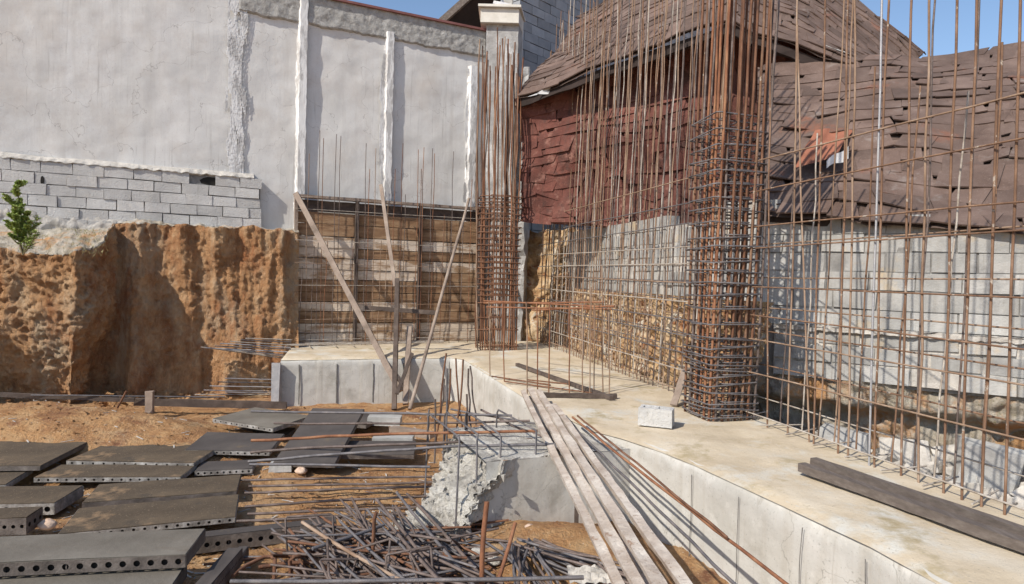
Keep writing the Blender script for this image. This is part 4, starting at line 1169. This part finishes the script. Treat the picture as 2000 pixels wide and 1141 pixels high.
# ------------------------------------------------------------------ stones
def stone(p, r, sq, mt, label, seed=0):
    mb = MB(); nu, nv = 16, 10
    def S(u, v):
        a, b = 2 * math.pi * u, math.pi * v
        d = Vector((math.cos(a) * math.sin(b), math.sin(a) * math.sin(b), math.cos(b)))
        k = 1 + .22 * noise.noise(d * 1.6 + Vector((seed, 0, 0))) + .06 * noise.noise(d * 5)
        return p + Vector((d.x * r, d.y * r * .8, d.z * r * sq + r * sq * .5)) * k
    mb.grid(S, nu, nv); solo('stone', mb, mt, label, 'stone')
stone(gp(1034, 1050, .15), .10, .55, MT['stone'], 'pinkish white stone on the orange soil before the cross beam', 1)
stone(gp(932, 1085, .12), .055, .6, MT['rubble'], 'small white stone left of the rusty upright stake', 2)
stone(gp(965, 1100, .1), .05, .5, MT['rubble'], 'flat pale stone partly under the dark rebar bundle', 3)
stone(gp(92, 1030, .1), .06, .6, MT['stone'], 'rounded pinkish stone between the long brown plate and the left edge', 4)
stone(gp(588, 923, .06), .055, .6, MT['stone'], 'yellowish stone below the edge of the large black plate', 5)
stone(gp(855, 938, .1), .06, .6, MT['stone'], 'tan stone beside the rubble heap of the cross beam', 6)
mb = MB()
for i in range(3600):
    u, v = R(0, 1000), R(785, 1141)
    p = gp(u, v, .1); p.z = gh(p.x, p.y)
    r_ = R(.006, .02) if random.random() < .93 else R(.02, .04)
    vs = [p + Vector((R(-1, 1), R(-1, 1), R(-.3, .9))).normalized() * r_ for _ in range(5)]
    mb.add(vs, [(0, 1, 2), (0, 2, 3), (0, 3, 4), (1, 2, 4), (2, 3, 4), (0, 1, 4)])
for i in range(1500):
    t = R(.0, .62); q, _, _ = along(bpath, btop, t); a2, _, _ = along(bpath, btop, min(1, t + .01)); tt = (a2 - q).normalized(); nn3 = Vector((-tt.y, tt.x, 0))
    if nn3.y > .5: nn3 = -nn3
    k = abs(random.gauss(0, .35)); p = q + nn3 * (.12 + k); p.z = gh(p.x, p.y) + max(0, .16 - .4 * k) * R(0, 1)
    r_ = R(.01, .035) if random.random() < .85 else R(.035, .085)
    vs = [p + Vector((R(-1, 1), R(-1, 1), R(-.3, .9))).normalized() * r_ for _ in range(5)]
    mb.add(vs, [(0, 1, 2), (0, 2, 3), (0, 3, 4), (1, 2, 4), (2, 3, 4), (0, 1, 4)])
o = struct('soil_clods', mb, [MT['soil']]); o['kind'] = 'stuff'; tag(o, 'small clods and pebbles scattered over the orange soil', 'soil')
mb = MB()
for i in range(700):
    u, v = R(0, 950), R(800, 1141)
    p = gp(u, v, .1); p.z = gh(p.x, p.y) + .008
    a = R(0, 6.28); l = R(.01, .06); d = Vector((math.cos(a), math.sin(a), R(-.1, .2))) * l
    if random.random() < .4: mb.beam(p - d, p + d, R(.004, .012), .004)
    else:
        r_ = R(.004, .014); vs = [p + Vector((R(-1, 1), R(-1, 1), R(-.3, .9))).normalized() * r_ for _ in range(5)]
        mb.add(vs, [(0, 1, 2), (0, 2, 3), (0, 3, 4), (1, 2, 4), (2, 3, 4), (0, 1, 4)])
o = struct('debris', mb, [MT['mortar']]); o['kind'] = 'stuff'; tag(o, 'pale cement crumbs and wood splinters littering the soil', 'debris')
# crumpled plastic sheet by the bundle
mb = MB(); pc = gp(1150, 1125, .25)
mb.grid(lambda u, v: pc + Vector(((u - .5) * .24, (v - .5) * .2, .05 * abs(noise.noise(Vector((u * 3.3, v * 3.3, 1)))) + .015 * noise.noise(Vector((u * 8, v * 8, 1))))), 20, 20, smooth=False)
solo('plastic_sheet', mb, MT['mortar'], 'crumpled pale plastic sheet on the dark rebar bundle at the bottom', 'sheet')

# ------------------------------------------------------------------ rebar pile in the foreground
PL = 'grey brown rebar length tangled in the pile at the bottom centre'
def loose(a, b, r, mt, label, group, n=5, amp=.008, hook=None, name='rebar_length'):
    pts = wavy(a, b, n, amp, R(0, .03))
    if hook: pts.append(pts[-1] + hook); 
    mb = MB(); mb.tube(pts, r, 6); solo(name, mb, mt, label, 'rebar', group)
named = [((590, 1020), (830, 1160), .34, .24, 'light brown straight rebar crossing the pile from upper left to the bottom edge', 'rustpale'),
         ((735, 975), (870, 1150), .34, .26, 'long rebar sloping down right across the middle of the pile', 'brownbar'),
         ((748, 1010), (872, 1150), .36, .28, 'long rebar just beside the middle sloping one in the pile', 'brownbar'),
         ((775, 962), (930, 1150), .30, .26, 'long rebar at the right side of the pile sloping down right', 'steelbar'),
         ((795, 965), (960, 1150), .28, .22, 'rightmost long rebar of the pile sloping down right', 'brownbar'),
         ((450, 1136), (1140, 1128), .42, .42, 'nearest straight rebar lying level along the bottom edge', 'steelbar'),
         ((610, 1072), (750, 1025), .30, .30, 'rebar sloping up right at the back of the pile', 'steelbar')]
for (p, q, z0, z1, lab, m_) in named:
    loose(gp(p[0], p[1], z0), gp(q[0], q[1], z1), .0115, MT[m_], lab, None, 4, .004)
for i in range(150):
    u, v = R(585, 905), R(1030, 1160)
    if u < 650 and v < 1075: continue
    z = .08 + R(0, .26) * (1 - abs(u - 745) / 230)
    c = gp(u, v, z)
    k = random.random()
    ang = R(-1.02, -.80) if k < .55 else (R(.22, .42) if k < .78 else R(-.12, .06))
    if random.random() < .12: ang += R(-.5, .5)
    L = R(.30, .80) * (1 if k < .55 else .8)
    d = Vector((math.cos(ang), math.sin(ang), R(-.08, .08))) * L
    loose(c - d, c + d, R(.0068, .0098), random.choice([MT['brownbar'], MT['steelbar'], MT['brownbar'], MT['rustdark']]),
          'grey brown rebar %s in the %s of the tangled bottom pile' % ('slanting down right' if ang < -.3 else ('slanting up right' if ang > .15 else 'lying level'), 'left part' if u < 690 else ('middle' if u < 800 else 'right part')), 'loose rebars in the pile')
for i in range(8):   # bent stirrups in the pile
    u, v = R(600, 860), R(1020, 1120); c = gp(u, v, .26)
    mb = MB(); a = R(0, 3); X = Vector((math.cos(a), math.sin(a), R(-.4, .4))) * R(.10, .2); Y = Vector((-math.sin(a) * .5, .3, R(.3, .9))).normalized() * R(.06, .12)
    mb.tube(rect_loop(c, X, Y), .008, 5, closed=True)
    solo('bent_stirrup', mb, MT['brownbar'], 'bent rectangular stirrup lying loose in the rebar pile', 'stirrup', 'bent stirrups in the pile')
# hooked bars at the left of the pile
for k, (pts, lab) in enumerate([([(455, 1125), (480, 1105), (515, 1088), (600, 1085), (680, 1080)], 'long bent bar with a hooked end at the left of the pile'),
                                ([(535, 1118), (537, 1092), (530, 1086), (560, 1086)], 'short hooked bar standing at the left of the pile'),
                                ([(505, 1108), (560, 1100), (640, 1098)], 'short straight bar left of the pile above the bottom edge'),
                                ([(570, 1115), (566, 1095), (572, 1088), (600, 1084)], 'small bent bar with a round hook left of the pile'),
                                ([(727, 1068), (731, 1015), (735, 1000)], 'short upright bar end rising from the back of the pile')]):
    P = [gp(u, v, .16 if k < 4 else .3) for u, v in pts]
    if k in (1, 3, 4): P[0].z = .06; P[1] = dp(pts[1][0], pts[1][1], P[0].y); P[2] = dp(pts[2][0], pts[2][1], P[0].y)
    mb = MB(); mb.tube(P, .012, 6); solo('bent_bar', mb, MT['rustdark'], lab, 'rebar')
# dark bundle to the right
for i in range(46):
    t = i / 45
    if i % 2: p, q = (R(985, 1060), R(1050, 1075)), (R(1150, 1290), R(1085, 1160))
    else: p, q = (R(965, 1040), R(1048, 1080)), (R(1000, 1110), R(1130, 1175))
    if i % 5 == 0: p, q = (R(1130, 1190), R(1080, 1100)), (R(1190, 1270), R(1130, 1170))
    z = R(.16, .28)
    loose(gp(p[0], p[1], z), gp(q[0], q[1], z - .02), .0085, random.choice([MT['steelbar'], MT['steelbar'], MT['brownbar']]),
          'thin blue black rebar in the curved bundle at the bottom below the pinkish stone', 'rebars in the dark bundle', 5, .01)
# rusty uprights in front
loose(gp(940, 1190, .1), dp(951, 980, gp(940, 1190, .1).y + .1), .015, MT['rust'], 'rusty upright stake in the foreground left of the pinkish stone', None, 4, .003, name='rebar_stake')
loose(gp(955, 1190, .1), dp(1006, 1022, gp(955, 1190, .1).y + .5), .013, MT['rust'], 'rusty stake leaning right beside the upright stake in the foreground', None, 4, .003, name='rebar_stake')
mb = MB(); mb.beam(gp(1125, 1048, .05), dp(1127, 975, gp(1125, 1048, .05).y), .035, .03, seg=3, jit=.002)
solo('stake', mb, MT['timberdark'], 'short grey stake standing against the shaded face of the cross beam', 'stake')

# ------------------------------------------------------------------ shrub on the bank
sp = dp(45, 498, 8.05)
sh = thing('shrub', sp, 'bright green feathery shrub growing on the bank edge at the left', 'shrub')
mb = MB(); lf = MB()
def sprig(p0, d, L, r, lev):
    n = 7; pts = [p0]; p = p0.copy(); d = d.normalized()
    for i in range(n):
        d = (d + Vector((R(-.15, .15), R(-.15, .15), R(-.02, .12)))).normalized()
        p = p + d * L / n; pts.append(p.copy())
    mb.tube(pts, r, 4, r2=r * .3)
    for i, q in enumerate(pts[1:], 1):
        if lev > 0 and i > 1:
            for _ in range(3):
                a = R(0, 6.28); sprig(q, Vector((math.cos(a), math.sin(a), R(.4, 1.2))), L * R(.14, .30) * (1.15 - i / n * .6), r * .5, lev - 1)
        if lev < 2:
            for _ in range(3):
                a = R(0, 6.28); e = Vector((math.cos(a), math.sin(a), R(-.3, .8))).normalized(); l = R(.022, .042); s_ = e.cross(Vector((R(-1, 1), R(-1, 1), R(-1, 1)))).normalized() * l * .15
                lf.add([q, q + e * l * .5 + s_, q + e * l, q + e * l * .5 - s_], [(0, 1, 2, 3)])
for k, (dx, hh) in enumerate(((-.12, .86), (-.3, .6), (.14, .5), (.5, .46), (-.6, .5), (.8, .36))):
    sprig(sp, Vector((dx, R(-.2, .2), 1)), hh, .010, 2 if k < 3 else 1)
gr = MB()
for i in range(900):
    u = R(-60, 215); t = R(0, 1)
    q, zt, _ = along(bpath, btop, .26 + .26 * R(0, 1)) if False else (dp(u, 500, 8.75 + .9 * t), 2.2 + .35 * t, 0)
    base_ = Vector((q.x, q.y, 2.10 + .42 * t ** .8)); h_ = R(.02, .09)
    e = Vector((R(-1, 1), R(-1, 1), R(.3, 2))).normalized() * h_; w2 = Vector((R(-1, 1), R(-1, 1), 0)).normalized() * .004
    gr.add([base_ - w2, base_ + w2, base_ + e], [(0, 1, 2)])
o = struct('dry_grass', gr, [MT['drygrass']]); o['kind'] = 'stuff'; tag(o, 'sparse dry grass on the rubble top of the earth bank', 'grass')
part('stem', mb, MT['stem'], sh); part('foliage', lf, MT['leaf'], sh)
